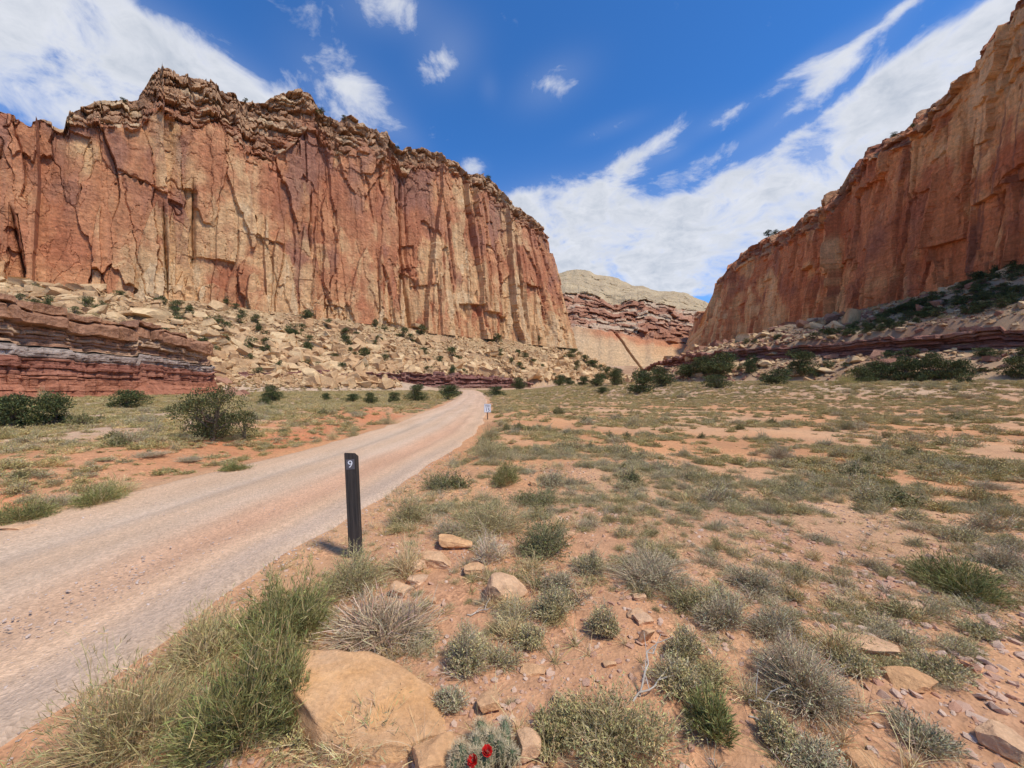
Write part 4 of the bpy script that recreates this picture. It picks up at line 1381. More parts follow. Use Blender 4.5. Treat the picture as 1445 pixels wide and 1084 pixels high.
TREES = [
    (18, 606, 52, 62, 'wide dark juniper cut by the left picture edge, in front of the bluff'),
    (76, 602, 48, 50, 'rounded juniper second from the left edge, in front of the banded bluff'),
    (-6, 600, 40, 50, 'dark juniper mostly outside the frame at the far left'),
    (183, 576, 27, 48, 'low broad juniper against the red foot of the bluff'),
    (385, 568, 26, 24, 'pair topped juniper where the bluff ends and the talus begins'),
    (374, 574, 13, 20, 'little round juniper in front of the pair topped juniper'),
    (460, 566, 12, 12, 'tiny juniper below the left end of the maroon ledge'),
    (498, 568, 13, 20, 'small juniper left of the dark pointed one below the ledge'),
    (523, 571, 18, 17, 'dark pointed juniper below the middle of the maroon ledge'),
    (556, 568, 15, 18, 'small juniper right of the dark pointed one below the ledge'),
    (588, 567, 25, 28, 'rounded juniper left of the road where it meets the ledge'),
    (634, 564, 22, 30, 'loose juniper at the left edge of the road near its vanishing end'),
    (700, 560, 15, 26, 'low spreading juniper at the right edge of the road near its end'),
    (733, 550, 18, 20, 'dense round juniper at the talus foot right of the road end'),
    (790, 545, 17, 18, 'first juniper of the row at the talus foot right of the road'),
    (803, 544, 12, 15, 'small juniper nestled between two larger ones at the talus foot'),
    (823, 544, 13, 16, 'low round juniper near the right end of the talus foot'),
    (843, 545, 19, 22, 'dark juniper where the talus meets the canyon mouth'),
    (868, 544, 26, 24, 'taller juniper with visible stem at the canyon mouth'),
    (905, 556, 34, 40, 'large dark juniper standing forward in the canyon mouth'),
    (934, 546, 30, 34, 'dark juniper right behind the forward one in the canyon mouth'),
    (850, 556, 10, 18, 'low olive bush on the flat before the canyon mouth'),
    (970, 535, 22, 30, 'juniper between the canyon mouth and the right ledge'),
    (992, 528, 26, 34, 'dense juniper at the tip of the right ledge'),
    (1016, 530, 34, 44, 'broad dark juniper below the tip of the right ledge'),
    (1010, 548, 20, 36, 'low green juniper at the foot of the right slope tip'),
    (1058, 528, 22, 20, 'small juniper between grey boulders under the right ledge'),
    (1095, 543, 24, 38, 'spreading juniper at the flat edge under the right ledge'),
    (1132, 531, 36, 34, 'tall round juniper standing against the right ledge'),
    (1212, 541, 24, 36, 'low wide juniper at the foot of the right slope'),
    (1240, 538, 30, 38, 'left of two bushy junipers under the right slope'),
    (1278, 538, 33, 36, 'right of two bushy junipers under the right slope'),
    (1314, 538, 40, 34, 'large juniper at the left end of the red and white bank'),
    (1352, 537, 32, 30, 'juniper standing before the red and white bank at the right'),
    (1442, 534, 32, 40, 'juniper cut by the right picture edge'),
]
for (px, py, h, w, label) in TREES:
    plant_tree(px, py, h, w, label, 'junipers on the valley floor', big=True)
yb = bush_parts('olive', 77, 1.3, .7, 1.4)
x, y, z = hit(1195, 543)
rt = obj('bush', None, loc=(x, y, z), scl=(3.2, 3.2, 3.0), label='bright yellow green bush in front of the junipers under the right slope', cat='bush')
for pl_ in yb[1].c: pl_ *= np.array((1.5, 1.6, .7))
obj('stem', yb[0].mesh('stem', M_BUSH), rt, kind='stuff'); obj('foliage', yb[1].mesh('foliage', M_BUSH), rt, kind='stuff')

TAL_T = [(49, 410), (119, 435), (143, 432), (169, 420), (202, 414), (320, 430), (178, 462), (250, 436), (307, 455), (353, 508), (304, 500), (373, 471), (435, 496), (396, 522), (365, 528), (374, 496), (435, 447), (286, 484),
         (257, 417), (298, 419), (433, 449), (426, 466), (487, 475), (502, 474), (435, 482), (493, 486), (529, 485), (517, 500), (493, 499), (434, 496), (449, 521), (472, 507), (535, 520), (599, 500), (605, 526), (545, 443), (564, 443),
         (707, 501), (730, 502), (764, 520), (812, 500), (826, 512), (690, 480), (640, 505), (580, 480), (338, 455), (410, 470), (75, 415), (232, 470), (655, 528)]
for k in range(70):
    px = RG.uniform(20, 860); f_ = RG.random()
    TAL_T.append((px, lerp(np.interp(px, [0, 330, 600, 800, 860], [412, 432, 452, 495, 520]), np.interp(px, [0, 150, 300, 430, 640, 860], [425, 455, 490, 520, 532, 538]), f_)))
for k, (px, py) in enumerate(TAL_T):
    hp = [15, 17, 11, 13, 9, 12, 14][k % 7] * RG.uniform(.75, 1.15)
    plant_tree(px, py + 2, hp, hp * RG.uniform(.9, 1.4), 'small dark juniper ' + ('high on the left talus under the cliff' if py < (425 if px < 330 else 455) else ('low on the left talus' if py > 496 else 'midway up the left talus')) + (', above the banded bluff' if px < 300 else (', left of the maroon ledge' if px < 428 else (', above the maroon ledge' if px < 660 else ', beyond the road end'))), 'junipers on the left talus')
n_ = 0
while n_ < 120:
    px = RG.uniform(1050, 1450); lo = np.interp(px, [1050, 1100, 1150, 1230, 1300, 1445], [487, 485, 478, 470, 455, 440]); hi = np.interp(px, [1050, 1150, 1230, 1340, 1445], [484, 474, 452, 412, 374])
    py = RG.uniform(hi, lo + 2)
    if RG.random() > .25 + .75 * sstep(1130, 1300, px): continue
    hp = RG.uniform(7, 15) * (.8 + .35 * sstep(1200, 1445, px))
    plant_tree(px, py, hp, hp * RG.uniform(1.1, 1.9), 'dark scrubby juniper ' + ('close under the right wall' if py < (lo + hi) / 2 else 'just above the right ledge') + (', near the canyon mouth' if px < 1150 else (', below the tall leaning slab' if px < 1240 else (', in the thick brush' if px < 1350 else ', at the right picture edge'))), 'junipers on the right slope')
    n_ += 1
for k in range(34):
    px = RG.uniform(985, 1445); py = RG.uniform(500, 541)
    hp = RG.uniform(7, 16)
    plant_tree(px, py, hp, hp * RG.uniform(1.2, 2), 'low scrub juniper ' + ('high under the right ledge' if py < 518 else 'at the foot of the right slope') + (', near the canyon mouth' if px < 1100 else (', beside the tall round juniper' if px < 1220 else (', behind the bushy junipers' if px < 1330 else ', by the red and white bank'))), 'scrub under the right ledge')
for (px, py, h) in [(1085, 330, 9), (1095, 327, 7), (1262, 188, 7), (1290, 175, 6), (172, 138, 6), (345, 138, 5), (484, 164, 6), (452, 155, 8), (560, 205, 5), (688, 248, 6)]:
    # scrub on the rims: find the rim depth from the wall plan
    right = px > 900
    prof = PRC if right else PLC
    pp = CX + F * prof[:, 0] / prof[:, 1]
    k = np.argmin(np.abs(pp - px) + (0 if not right else 0))
    y = prof[k, 1] + (9 if not right else 6); x = (px - CX) / F * y
    z = CAMH + (HZ - py - 2) / F * y
    plant_tree(0, 0, h, h * 1.5, 'tiny scrub bush on the skyline of the right wall' if right else 'tiny scrub bush on the skyline of the left cliff', 'scrub on the right rim' if right else 'scrub on the left rim', pos=(x, y, z - .5))

# the near juniper group left of the road
x, y, z = hit(300, 622)
near_j = juniper(471, 1.75, 1.42, 13000, .045, 20, .3, .0, (.085, .092, .036))
tree_thing(near_j, (x, y, z), .6, (1, 1, 1), 'ragged olive juniper with see through crown on the orange bank left of the road')
x, y, z = hit(345, 620)
dj = juniper(476, .8, .8, 1800, .04, 8, .6, .02, (.10, .105, .042))
tree_thing(dj, (x, y, z), 2.1, (1, 1, 1.0), 'half dead small juniper with bare twisted stems beside the ragged one')

# ------------------------------------------------------------------ marker post and road sign
def text_mesh(name, body, size, mat, extrude=.0008):
    cu = bpy.data.curves.new(name, 'FONT')
    cu.body = body; cu.size = size; cu.align_x = 'CENTER'; cu.align_y = 'CENTER'; cu.extrude = extrude
    cu.space_line = .82
    tmp = bpy.data.objects.new(name, cu)
    COL.objects.link(tmp)
    me = bpy.data.meshes.new_from_object(tmp.evaluated_get(bpy.context.evaluated_depsgraph_get()))
    bpy.data.objects.remove(tmp)
    me.name = name
    me.materials.clear(); me.materials.append(mat)
    return me


def box_mesh(name, sx, sy, sz, mat, bevel=.003, z0=0.0, top_slope=(0, 0)):
    bm = bmesh.new()
    bmesh.ops.create_cube(bm, size=1)
    for v in bm.verts:
        top = v.co.z > 0
        v.co = (v.co.x * sx, v.co.y * sy, z0 + (sz if top else 0))
        if top:
            v.co.z += v.co.x * top_slope[0] + v.co.y * top_slope[1]
    if bevel:
        bmesh.ops.bevel(bm, geom=list(bm.edges), offset=bevel, segments=2, affect='EDGES')
    me = bpy.data.meshes.new(name)
    bm.to_mesh(me); bm.free()
    me.materials.append(mat)
    return me


def mat_post():
    t = NT('weathered_dark_post')
    g = t.noise(t.coord((60, 60, 2.2)), 1, 6, .7, .4)
    b = t.mix(t.remap(g, .35, .7), (.028, .024, .021), (.085, .068, .056))
    w = t.noise(t.coord((3, 3, 1.1)), 1.6, 4, .6)
    b = t.mix(t.remap(w, .52, .72), b, (.135, .112, .095))
    t.b.inputs['Roughness'].default_value = .75
    return t.out(b, t.bump(g, .5, .004))


M_POST = mat_post()
M_WHITE = mat_flat('white_reflective_paint', (.80, .80, .78), .5, .3)
M_BLACK = mat_flat('black_paint', (.015, .015, .016), .5)
M_PLATE = mat_flat('dark_grey_decal', (.11, .10, .105), .45, .4, 30, .15)
M_STEEL = mat_flat('weathered_brown_steel', (.13, .075, .045), .7, .3, 20, .3)
x, y, z = hit(503, 783)
post = obj('marker_post', None, loc=(x, y, z - .02), rot=(0, math.radians(-2.6), math.radians(8)), label='black weathered wooden marker post with a white number 9, beside the gravel road', cat='post')
PH = .945
obj('shaft', box_mesh('shaft', .098, .102, PH, M_POST, .004, 0, (-.10, -.42)), post)
pl_ = obj('number_plate', box_mesh('number_plate', .074, .0016, .090, M_PLATE, 0), post, loc=(.0, -.0520, PH - .128))
obj('numeral', text_mesh('numeral', '9', .092, M_WHITE, .0006), pl_, loc=(.0, -.0018, .045), rot=(math.radians(90), 0, 0))

x, y, z = hit(688, 592)
k = y / F
sign = obj('speed_sign', None, loc=(x, y, z - .02), rot=(0, 0, math.radians(3)), label='small white speed limit 15 sign on a brown post at the right road verge', cat='road sign')
obj('sign_post', box_mesh('sign_post', .05, .03, 22 * k, M_STEEL, .003), sign)
sw_, sh_ = 9.6 * k, 12.2 * k
pn = obj('sign_panel', box_mesh('sign_panel', sw_, .006, sh_, M_WHITE, .001), sign, loc=(0, -.022, 10.5 * k))
for (zz_, hh_, ww_) in ((.985, .014, .94), (.018, .014, .94)):
    obj('border', box_mesh('border', sw_ * ww_, .002, sh_ * hh_ * 1.3, M_BLACK, 0), pn, loc=(0, -.0045, sh_ * zz_ - sh_ * .012))
for sx_ in (-1, 1):
    obj('border', box_mesh('border', sw_ * .016, .002, sh_ * .955, M_BLACK, 0), pn, loc=(sx_ * sw_ * .462, -.0045, sh_ * .022))
obj('lettering', text_mesh('lettering', 'SPEED\nLIMIT', sh_ * .205, M_BLACK), pn, loc=(0, -.0045, sh_ * .72), rot=(math.radians(90), 0, 0))
obj('numeral', text_mesh('numeral', '15', sh_ * .56, M_BLACK), pn, loc=(0, -.0045, sh_ * .29), rot=(math.radians(90), 0, 0))

# ------------------------------------------------------------------ foreground stones
def stone(px, py, wpx, hpx, label, seed, aspect=None, rz=None, tilt=(0, 0), sub=4, cuts=12, mat=None, sink=.2, name='stone', cat='stone', rough=.05):
    x, y, z = hit(px, py)
    W = wpx * 1.15 * y / F / 2
    dist = math.hypot(y, CAMH)
    Hh = hpx * y / F / 2 * .8
    asp = aspect or (1, .75)
    m = rock_mesh(name, seed, sub, cuts, (W, W * asp[1], Hh), mat or M_STONE, rough)
    return obj(name, m, loc=(x, y + W * asp[1] * .6, z + Hh * (1 - 2 * sink)), rot=(tilt[0], tilt[1], RG.uniform(-.5, .5) if rz is None else rz), label=label, cat=cat)


# the big boulder: an uneven table with a sloping top
x, y, z = -.70, 1.83, float(h_ground(np.array([-.7]), np.array([1.83]))[0])
r = np.random.default_rng(11)
v, f = ICO[5]
v = v.copy()
v = np.sign(v) * np.abs(v) ** .72
def cut(v, n, c):
    n = np.array(n, float); n /= np.linalg.norm(n)
    return v - np.maximum((v * n).sum(1) - c, 0)[:, None] * n
v = cut(v, (.08, -.18, 1), .44); v = cut(v, (.5, .2, .8), .62); v = cut(v, (1, -.5, .15), .78); v = cut(v, (-1, -.1, .2), .80)
v = cut(v, (-.5, -1, .1), .66); v = cut(v, (.35, -1, .25), .70); v = cut(v, (.1, 1, .3), .74); v = cut(v, (-.6, .8, .3), .72); v = cut(v, (0, -.8, .8), .66)
nn = (vn3(v * 2.2 + 3, 5) - .5) * .16 + (vn3(v * 5 + 9, 6) - .5) * .07 + (vn3(v * 13, 7) - .5) * .03 + (vn3(v * 34, 8) - .5) * .016
# bedding grooves along the front and shallow pits
bed = np.sin(v[:, 2] * 22 + 3 * vn3(v * 2, 9)) * .012 * sstep(.1, -.2, v[:, 2])
v = v * (1 + (nn + bed)[:, None])
v = v * np.array((.55, .30, .19))
tb = NT('orange_boulder_stone')
b1 = tb.noise(tb.coord((1, 1, 5)), 5, 8, .7, .6)
b2 = tb.noise(tb.coord(), 42, 8, .72)
b3 = tb.noise(tb.coord(), 3.2, 5, .6, .8)
bc = tb.mix(tb.remap(b3, .36, .64), (.68, .38, .165), (.64, .40, .22))
bc = tb.mix(1, bc, tb.mix(tb.remap(b1, .3, .7), (.80, .72, .66), (1.14, 1.12, 1.08)), 'MULTIPLY')
bc = tb.mix(1, bc, tb.mix(tb.remap(b2, .3, .7), grey(.80), grey(1.2)), 'MULTIPLY')
b4 = tb.noise(tb.coord((1.2, 1, 2.4)), 7, 6, .75, 1.5)
bc = tb.mix(tb.remap(b4, .62, .70), bc, (.27, .15, .085))
bn = tb.bump(b2, .7, .012); bn = tb.bump(b1, .6, .03, bn); bn = tb.bump(b4, .35, -.02, bn)
M_BIG = tb.out(bc, bn)
obj('boulder', make_mesh('boulder', v, f, [M_BIG], None, True), loc=(x - .015, y - .04, z + .045), rot=(-.06, .12, -.30), label='large flat topped orange boulder between the green brush and the red flowers', cat='boulder')

for (px, py, w, h, lab, sd, asp, rz, tl) in [
    (615, 1092, 62, 40, 'pinkish grey pointed stone at the bottom edge in front of the big boulder', 31, (1, .8), .3, (0, .2)),
    (742, 1074, 40, 42, 'rough yellow stone beside the cactus at the bottom edge', 32, (1, .8), .5, (0, 0)),
    (713, 850, 54, 40, 'orange pointed boulder with a thin root lying across it', 33, (1, .75), -.2, (.1, .3)),
    (748, 869, 20, 15, 'small smooth pink stone right of the pointed orange boulder', 34, (1, .8), .2, (0, 0)),
    (614, 800, 44, 24, 'orange oblong stone with a dark lower edge, right of the marker post', 35, (1, .6), -.35, (.0, .2)),
    (584, 808, 30, 20, 'rounded orange stone right of the marker post foot', 36, (1, .8), .1, (0, 0)),
    (641, 775, 44, 22, 'tan stone behind the oblong orange stone', 37, (1, .7), .1, (0, .1)),
    (671, 811, 36, 18, 'half buried tan stone below the pale dry stick clump', 38, (1, .7), 0, (0, .2)),
    (567, 843, 30, 22, 'reddish brown wedge stone left of the tiny yellow stone', 39, (1, .8), -.4, (0, .2)),
    (588, 824, 26, 12, 'flat pale stone between the rounded and the wedge stone', 40, (1, .8), .1, (0, 0)),
    (611, 852, 9, 12, 'tiny bright yellow stone on the bare soil', 41, (1, .8), .1, (0, 0)),
    (802, 760, 18, 13, 'small tan stone among the green brush right of the stick clump', 42, (1, .8), .1, (0, 0)),
    (911, 906, 20, 34, 'upright brown slab with a dark base in the middle of the sand', 43, (1, .5), .5, (.5, .2)),
    (909, 880, 22, 13, 'grey flat stone right behind the upright brown slab', 44, (1, .8), .1, (0, 0)),
    (897, 872, 22, 12, 'pinkish flat stone behind the grey one', 45, (1, .8), .1, (0, 0)),
    (902, 846, 18, 9, 'tan stone at the foot of the wide grey sagebrush', 46, (1, .8), .1, (0, 0)),
    (1199, 856, 44, 15, 'long brown stone lying on the gravelly slope', 47, (1, .5), -.2, (0, 0)),
    (1296, 975, 54, 26, 'flat yellow stone slab near the right edge', 48, (1, .75), -.25, (0, 0)),
    (1240, 925, 74, 20, 'large flat pale stone level with the soil behind the dry bushes', 49, (1, .7), -.1, (0, 0)),
    (1385, 815, 44, 22, 'pale orange stone between two bushes near the right edge', 50, (1, .7), -.3, (0, 0)),
    (1432, 1072, 52, 42, 'tan block cut by the lower right picture corner', 51, (1, .8), .1, (0, 0)),
    (1424, 1040, 12, 10, 'small white round stone above the corner block', 52, (1, .9), .1, (0, 0)),
    (753, 950, 34, 12, 'pale grey elongated stone left of the feathery bush', 53, (1, .5), .0, (0, 0)),
    (690, 1004, 32, 26, 'dull grey stone above the cactus', 54, (1, .8), .2, (0, 0)),
    (794, 992, 28, 14, 'yellowish flat stone at the left side of the feathery bush', 55, (1, .7), .1, (0, 0)),
    (729, 1030, 14, 20, 'orange upright pebble above the yellow rough stone', 56, (1, .8), .1, (0, 0)),
    (988, 1000, 18, 14, 'small white stone right of the feathery bush', 57, (1, .8), .1, (0, 0)),
    (975, 893, 14, 12, 'yellow pebble at the foot of the grey sage in the middle', 58, (1, .8), .1, (0, 0)),
    (1225, 1086, 44, 14, 'flat tan stone at the bottom picture edge right of centre', 59, (1, .6), .1, (0, 0)),
    (860, 940, 20, 10, 'tan flake on the sand below the upright brown slab', 60, (1, .6), .3, (0, 0)),
    (1290, 858, 34, 8, 'flat pinkish plate in front of the olive round bush', 61, (1, .6), .0, (0, 0)),
    (18, 750, 36, 12, 'flat tan stone at the left picture edge on the far road side', 62, (1, .6), .0, (0, 0)),
    (754, 686, 12, 9, 'white stone on the sand right of the round green bush', 63, (1, .8), .0, (0, 0)),
    (1104, 946, 40, 20, 'low tan stone hidden behind the dry olive bush', 64, (1, .8), .0, (0, 0)),
]:
    stone(px, py, w, h, lab, sd, asp, rz, tl, sub=4 if w > 26 else 3)

# ------------------------------------------------------------------ foreground bushes, each its own plant
def place_bush(px, py, wpx, hpx, kind, seed, label, dens=1.0, cat='bush', name='bush', tilt=0):
    x, y, z = hit(px, py)
    W = wpx * y / F
    y2 = y + W * .30
    W = wpx * y2 / F
    x2 = (px - CX) / F * y2
    z2 = float(h_ground(np.array([x2]), np.array([y2]))[0])
    top = CAMH + (HZ - (py - hpx)) / F * (y2 + .1 * W)
    H = max(top - z2, .06)
    a, b = bush_parts(kind, seed, W, H, dens)
    root = obj(name, None, loc=(x2, y2, z2), rot=(0, tilt, 0), label=label, cat=cat)
    obj('stem', a.mesh('stem', M_BUSH), root, kind='stuff')
    if b is not None:
        obj('foliage', b.mesh('foliage', M_BUSH), root, kind='stuff')
    return root


for k, (px, py, w, h, kind, dn, lab) in enumerate([
    (190, 1110, 230, 190, 'broom', 1.3, 'straw stemmed brush at the bottom left beside the gravel road'),
    (320, 1105, 210, 240, 'green', 1.6, 'tall green rabbitbrush at the bottom left, left of the big orange boulder'),
    (400, 1040, 90, 150, 'green', 1.0, 'narrow bright green brush overlapping the left end of the big boulder'),
    (300, 960, 170, 110, 'broom', 1.2, 'yellowish broom like brush on the road edge behind the tall green one'),
    (405, 920, 150, 115, 'green', 1.5, 'green brush between the road and the grey twig heap'),
    (500, 856, 150, 100, 'olive', 1.4, 'olive grey bush around the foot of the marker post'),
    (570, 820, 90, 70, 'grass', .8, 'dry grassy tuft right behind the marker post'),
    (545, 935, 190, 100, 'twig', 1.5, 'heap of bare grey twigs behind the big orange boulder'),
    (657, 955, 85, 78, 'sage', 1.4, 'blue grey saltbush right of the bare twig heap'),
    (640, 1010, 60, 50, 'grey', .7, 'thin grey tuft at the right end of the big boulder'),
    (505, 1095, 150, 120, 'grass', .5, 'sparse dry grass growing in front of the big orange boulder'),
    (745, 918, 58, 42, 'sage', 1.0, 'small grey green tuft on the sand below the pink stone'),
    (785, 880, 66, 62, 'sage', 1.0, 'grey green clump right of the orange pointed boulder'),
    (855, 905, 52, 48, 'sage', 1.2, 'round grey green clump left of the upright brown slab'),
    (785, 840, 60, 38, 'grey', .8, 'low dark grey tuft behind the orange pointed boulder'),
    (925, 840, 135, 62, 'grey', 1.6, 'wide grey sagebrush in the middle of the sand'),
    (1054, 838, 80, 46, 'grey', 1.2, 'rounded silver sagebrush right of the wide grey one'),
    (1012, 892, 100, 62, 'grey', 1.3, 'grey sagebrush in front of the rounded silver one'),
    (965, 935, 60, 50, 'sage', 1.2, 'grey green clump below the grey sagebrush'),
    (950, 985, 90, 60, 'sage', .9, 'faded clump with white twigs above the feathery bush'),
    (1085, 905, 80, 50, 'grey', .9, 'sprawling grey tuft left of the large dry olive bush'),
    (1130, 1026, 180, 125, 'grey', 2.0, 'large dry olive grey bush on the right half'),
    (1178, 938, 100, 66, 'grass', .9, 'straw topped dark tuft behind the large dry bush'),
    (1200, 960, 70, 36, 'sage', .9, 'low green tuft right of the large dry bush'),
    (1118, 852, 44, 36, 'grass', .7, 'little yellow grass tuft right of the silver sagebrush'),
    (1345, 852, 130, 64, 'green', 1.5, 'round olive green bush near the right edge'),
    (1402, 812, 90, 52, 'grey', 1.0, 'brown grey bush behind the olive green one at the right edge'),
    (1325, 972, 90, 45, 'sage', 1.0, 'flat blue grey mat right of the flat yellow stone'),
    (1378, 905, 70, 26, 'sage', .8, 'low grey mat near the right edge above the flat yellow stone'),
    (1100, 1060, 60, 60, 'sage', .8, 'thin green tuft under the large dry bush'),
    (1310, 1084, 110, 36, 'grey', .8, 'dry grey mat at the bottom edge right of centre'),
    (1140, 1100, 110, 50, 'grey', .9, 'grey tuft at the bottom edge below the large dry bush'),
    (870, 1098, 210, 140, 'olive', 1.3, 'large feathery olive bush at the bottom centre'),
    (1000, 1050, 90, 90, 'green', .5, 'airy light green plant right of the feathery olive bush'),
    (790, 1060, 90, 60, 'olive', .8, 'dark green weed left of the feathery olive bush'),
    (692, 800, 62, 56, 'pale', 1.3, 'clump of pale bare sticks right of the oblong orange stone'),
    (690, 765, 190, 78, 'olive', 1.8, 'broad olive brush on the verge behind the pale stick clump'),
    (770, 800, 120, 80, 'dark', 1.2, 'green brush right of the pale stick clump'),
    (830, 812, 60, 40, 'sage', 1.0, 'grey cactus like clump beside the small tan stone'),
    (575, 745, 80, 52, 'olive', 1.0, 'olive tuft on the road edge above the marker post foot'),
    (640, 765, 70, 40, 'grey', .8, 'grey tangle left of the broad olive brush'),
    (618, 694, 62, 36, 'dark', .9, 'dark green bush with dry twigs on the road edge'),
    (712, 688, 62, 40, 'green', 1.2, 'round green bush beside the verge brush'),
    (690, 652, 75, 36, 'olive', 1.0, 'brown olive verge brush left of the round green bush'),
    (692, 622, 40, 26, 'olive', 1.0, 'verge shrub right below the speed sign'),
    (760, 720, 100, 34, 'dark', 1.0, 'low green growth right of the round green bush'),
    (30, 742, 92, 42, 'green', 1.3, 'dark green bush at the left edge on the far road side'),
    (148, 716, 80, 36, 'green', 1.0, 'green tuft on the far road edge, second from the left'),
    (172, 700, 70, 36, 'grass', .8, 'dry brown tuft behind the green tuft on the far road edge'),
    (85, 718, 70, 26, 'grey', .8, 'grey tuft between the two green bushes of the far road edge'),
    (330, 668, 46, 16, 'green', .8, 'low green tuft at the far road edge below the ragged juniper'),
    (120, 600, 26, 13, 'sage', .6, 'grey shrub in the left field behind the bank'),
    (210, 652, 60, 18, 'grey', .8, 'grey mound on the orange bank'),
    (265, 656, 50, 14, 'grey', .8, 'second grey mound on the orange bank, nearer the road'),
    (150, 655, 30, 12, 'sage', .6, 'green tuft on top of the orange bank'),
    (548, 600, 38, 20, 'olive', .8, 'olive brush on the left road edge where the bank ends'),
    (500, 617, 24, 20, 'olive', .7, 'straw coloured brush on the left road bank'),
    (470, 622, 26, 18, 'grass', .7, 'round grassy tuft at the left road bank'),
    (1100, 652, 64, 32, 'grey', 1.0, 'pale dry bush on the flat in the middle distance'),
    (1195, 608, 40, 18, 'dark', .8, 'dark rounded shrub on the far flat at the right'),
    (968, 646, 30, 16, 'sage', .8, 'green rounded shrub left of the pale dry bush on the flat'),
    (1395, 695, 60, 20, 'grey', .8, 'brownish shrub at the right edge of the flat'),
]):
    place_bush(px, py, w, h, kind, 3000 + 13 * k, lab, dn)

# ------------------------------------------------------------------ cactus with red flowers
x, y, z = hit(684, 1084)
y = 1.46; x = (684 - CX) / F * y
z = float(h_ground(np.array([x]), np.array([y]))[0])
cac = obj('hedgehog_cactus', None, loc=(x, y, z), label='spiny mound cactus with two red flowers at the bottom edge', cat='cactus')
M_CAC = mat_flat('cactus_skin', (.105, .13, .065), .7, .2, 60, .3)
M_SPINE = mat_flat('cactus_spine', (.55, .47, .33), .7, .2)
M_PETAL = mat_flat('red_petal', (.52, .012, .010), .5, .3)
M_ANTH = mat_flat('dark_red_anther', (.22, .05, .03), .7)
a = np.linspace(0, 2 * np.pi, 24, endpoint=False)
hh_ = np.linspace(0, 1, 9)
rib = 1 + .14 * np.cos(a * 8)
prof = np.sqrt(np.clip(1 - (hh_ ** 2.6), 0, 1)) * .9 + .02
V = np.stack([np.cos(a)[None] * rib[None] * prof[:, None] * .024, np.sin(a)[None] * rib[None] * prof[:, None] * .024, np.repeat(hh_[:, None] * .085, 24, 1)], -1).reshape(-1, 3)
i, j = np.meshgrid(np.arange(8), np.arange(24), indexing='ij')
Qs = np.stack([(i * 24 + j).ravel(), (i * 24 + (j + 1) % 24).ravel(), ((i + 1) * 24 + (j + 1) % 24).ravel(), ((i + 1) * 24 + j).ravel()], 1)
stem_me = make_mesh('cactus_stem', V, Qs, [M_CAC], None, True)
sp = Plant(91)
r = sp.r
for q in range(8):
    for hq in np.linspace(.06, .97, 9):
        n_s = 9
        pr = math.sqrt(max(1 - hq ** 2.6, 0)) * .9 + .02
        aa = q * np.pi / 4
        root = np.repeat(np.array([[math.cos(aa) * 1.12 * pr * .024, math.sin(aa) * 1.12 * pr * .024, hq * .085]]), n_s, 0)
        d = np.array([math.cos(aa), math.sin(aa), .35 + hq]) + r.normal(size=(n_s, 3)) * .75
        d /= np.linalg.norm(d, axis=1)[:, None]
        cc = np.tile(np.array([[.55, .47, .33]]), (n_s, 1)) * r.uniform(.7, 1.25, (n_s, 1))
        sp.ribbons(root, d, r.uniform(.012, .026, n_s), np.zeros((n_s, 3)), np.full(n_s, .0012), 1, cc, cc, .3)
spine_me = sp.mesh('spines', M_PLANT)
cpos = []
while len(cpos) < 34:
    p = r.normal(size=2) * .062
    if np.hypot(*p) < .135 and all(np.hypot(*(p - q)) > .034 for q in cpos):
        cpos.append(p)
    elif r.random() < .004:
        break
for p in cpos:
    rr_ = np.hypot(*p)
    lean_ = p / .14 * .75
    st_o = obj('stem', stem_me, cac, loc=(p[0], p[1], .045 * (1 - (rr_ / .15) ** 2)), rot=(-lean_[1], lean_[0], r.uniform(0, 6)), scl=(1, 1, r.uniform(.8, 1.15)))
    obj('spines', spine_me, st_o)
pet, cup = [], []
for kq in range(27):
    aa = kq * 2 * np.pi / 9 + .2 * (kq // 9); layer = kq // 9
    t = np.linspace(0, 1, 5)
    w = .0105 * np.sin(np.pi * (t * .8 + .12)) ** .6
    ro = .002 + .022 * t * (1 - .3 * layer); zo = (.024 + .003 * layer) * t ** (.75 - .1 * layer) + layer * .002
    c = np.stack([np.cos(aa) * ro, np.sin(aa) * ro, zo], 1); sdv = np.array([-np.sin(aa), np.cos(aa), 0])
    V = np.stack([c - sdv * w[:, None], c + sdv * w[:, None]], 1).reshape(-1, 3)
    Qp = np.array([[2 * m, 2 * m + 1, 2 * m + 3, 2 * m + 2] for m in range(4)])
    pet.append((V, Qp))
pv, pq = join(pet)
fl_me = make_mesh('flower', pv, pq, [M_PETAL], None, True)
an_me = rock_mesh('stamens', 5, 2, 0, (.005, .005, .007), M_ANTH, .12)
for (fx, fy, fz, tx, ty) in ((.010, -.03, .108, .45, .15), (-.036, -.05, .095, .6, -.25)):
    fo = obj('flower', fl_me, cac, loc=(fx, fy, fz), rot=(tx, ty, 0), scl=(.8, .8, .8))
    obj('stamens', an_me, fo, loc=(0, 0, .018))

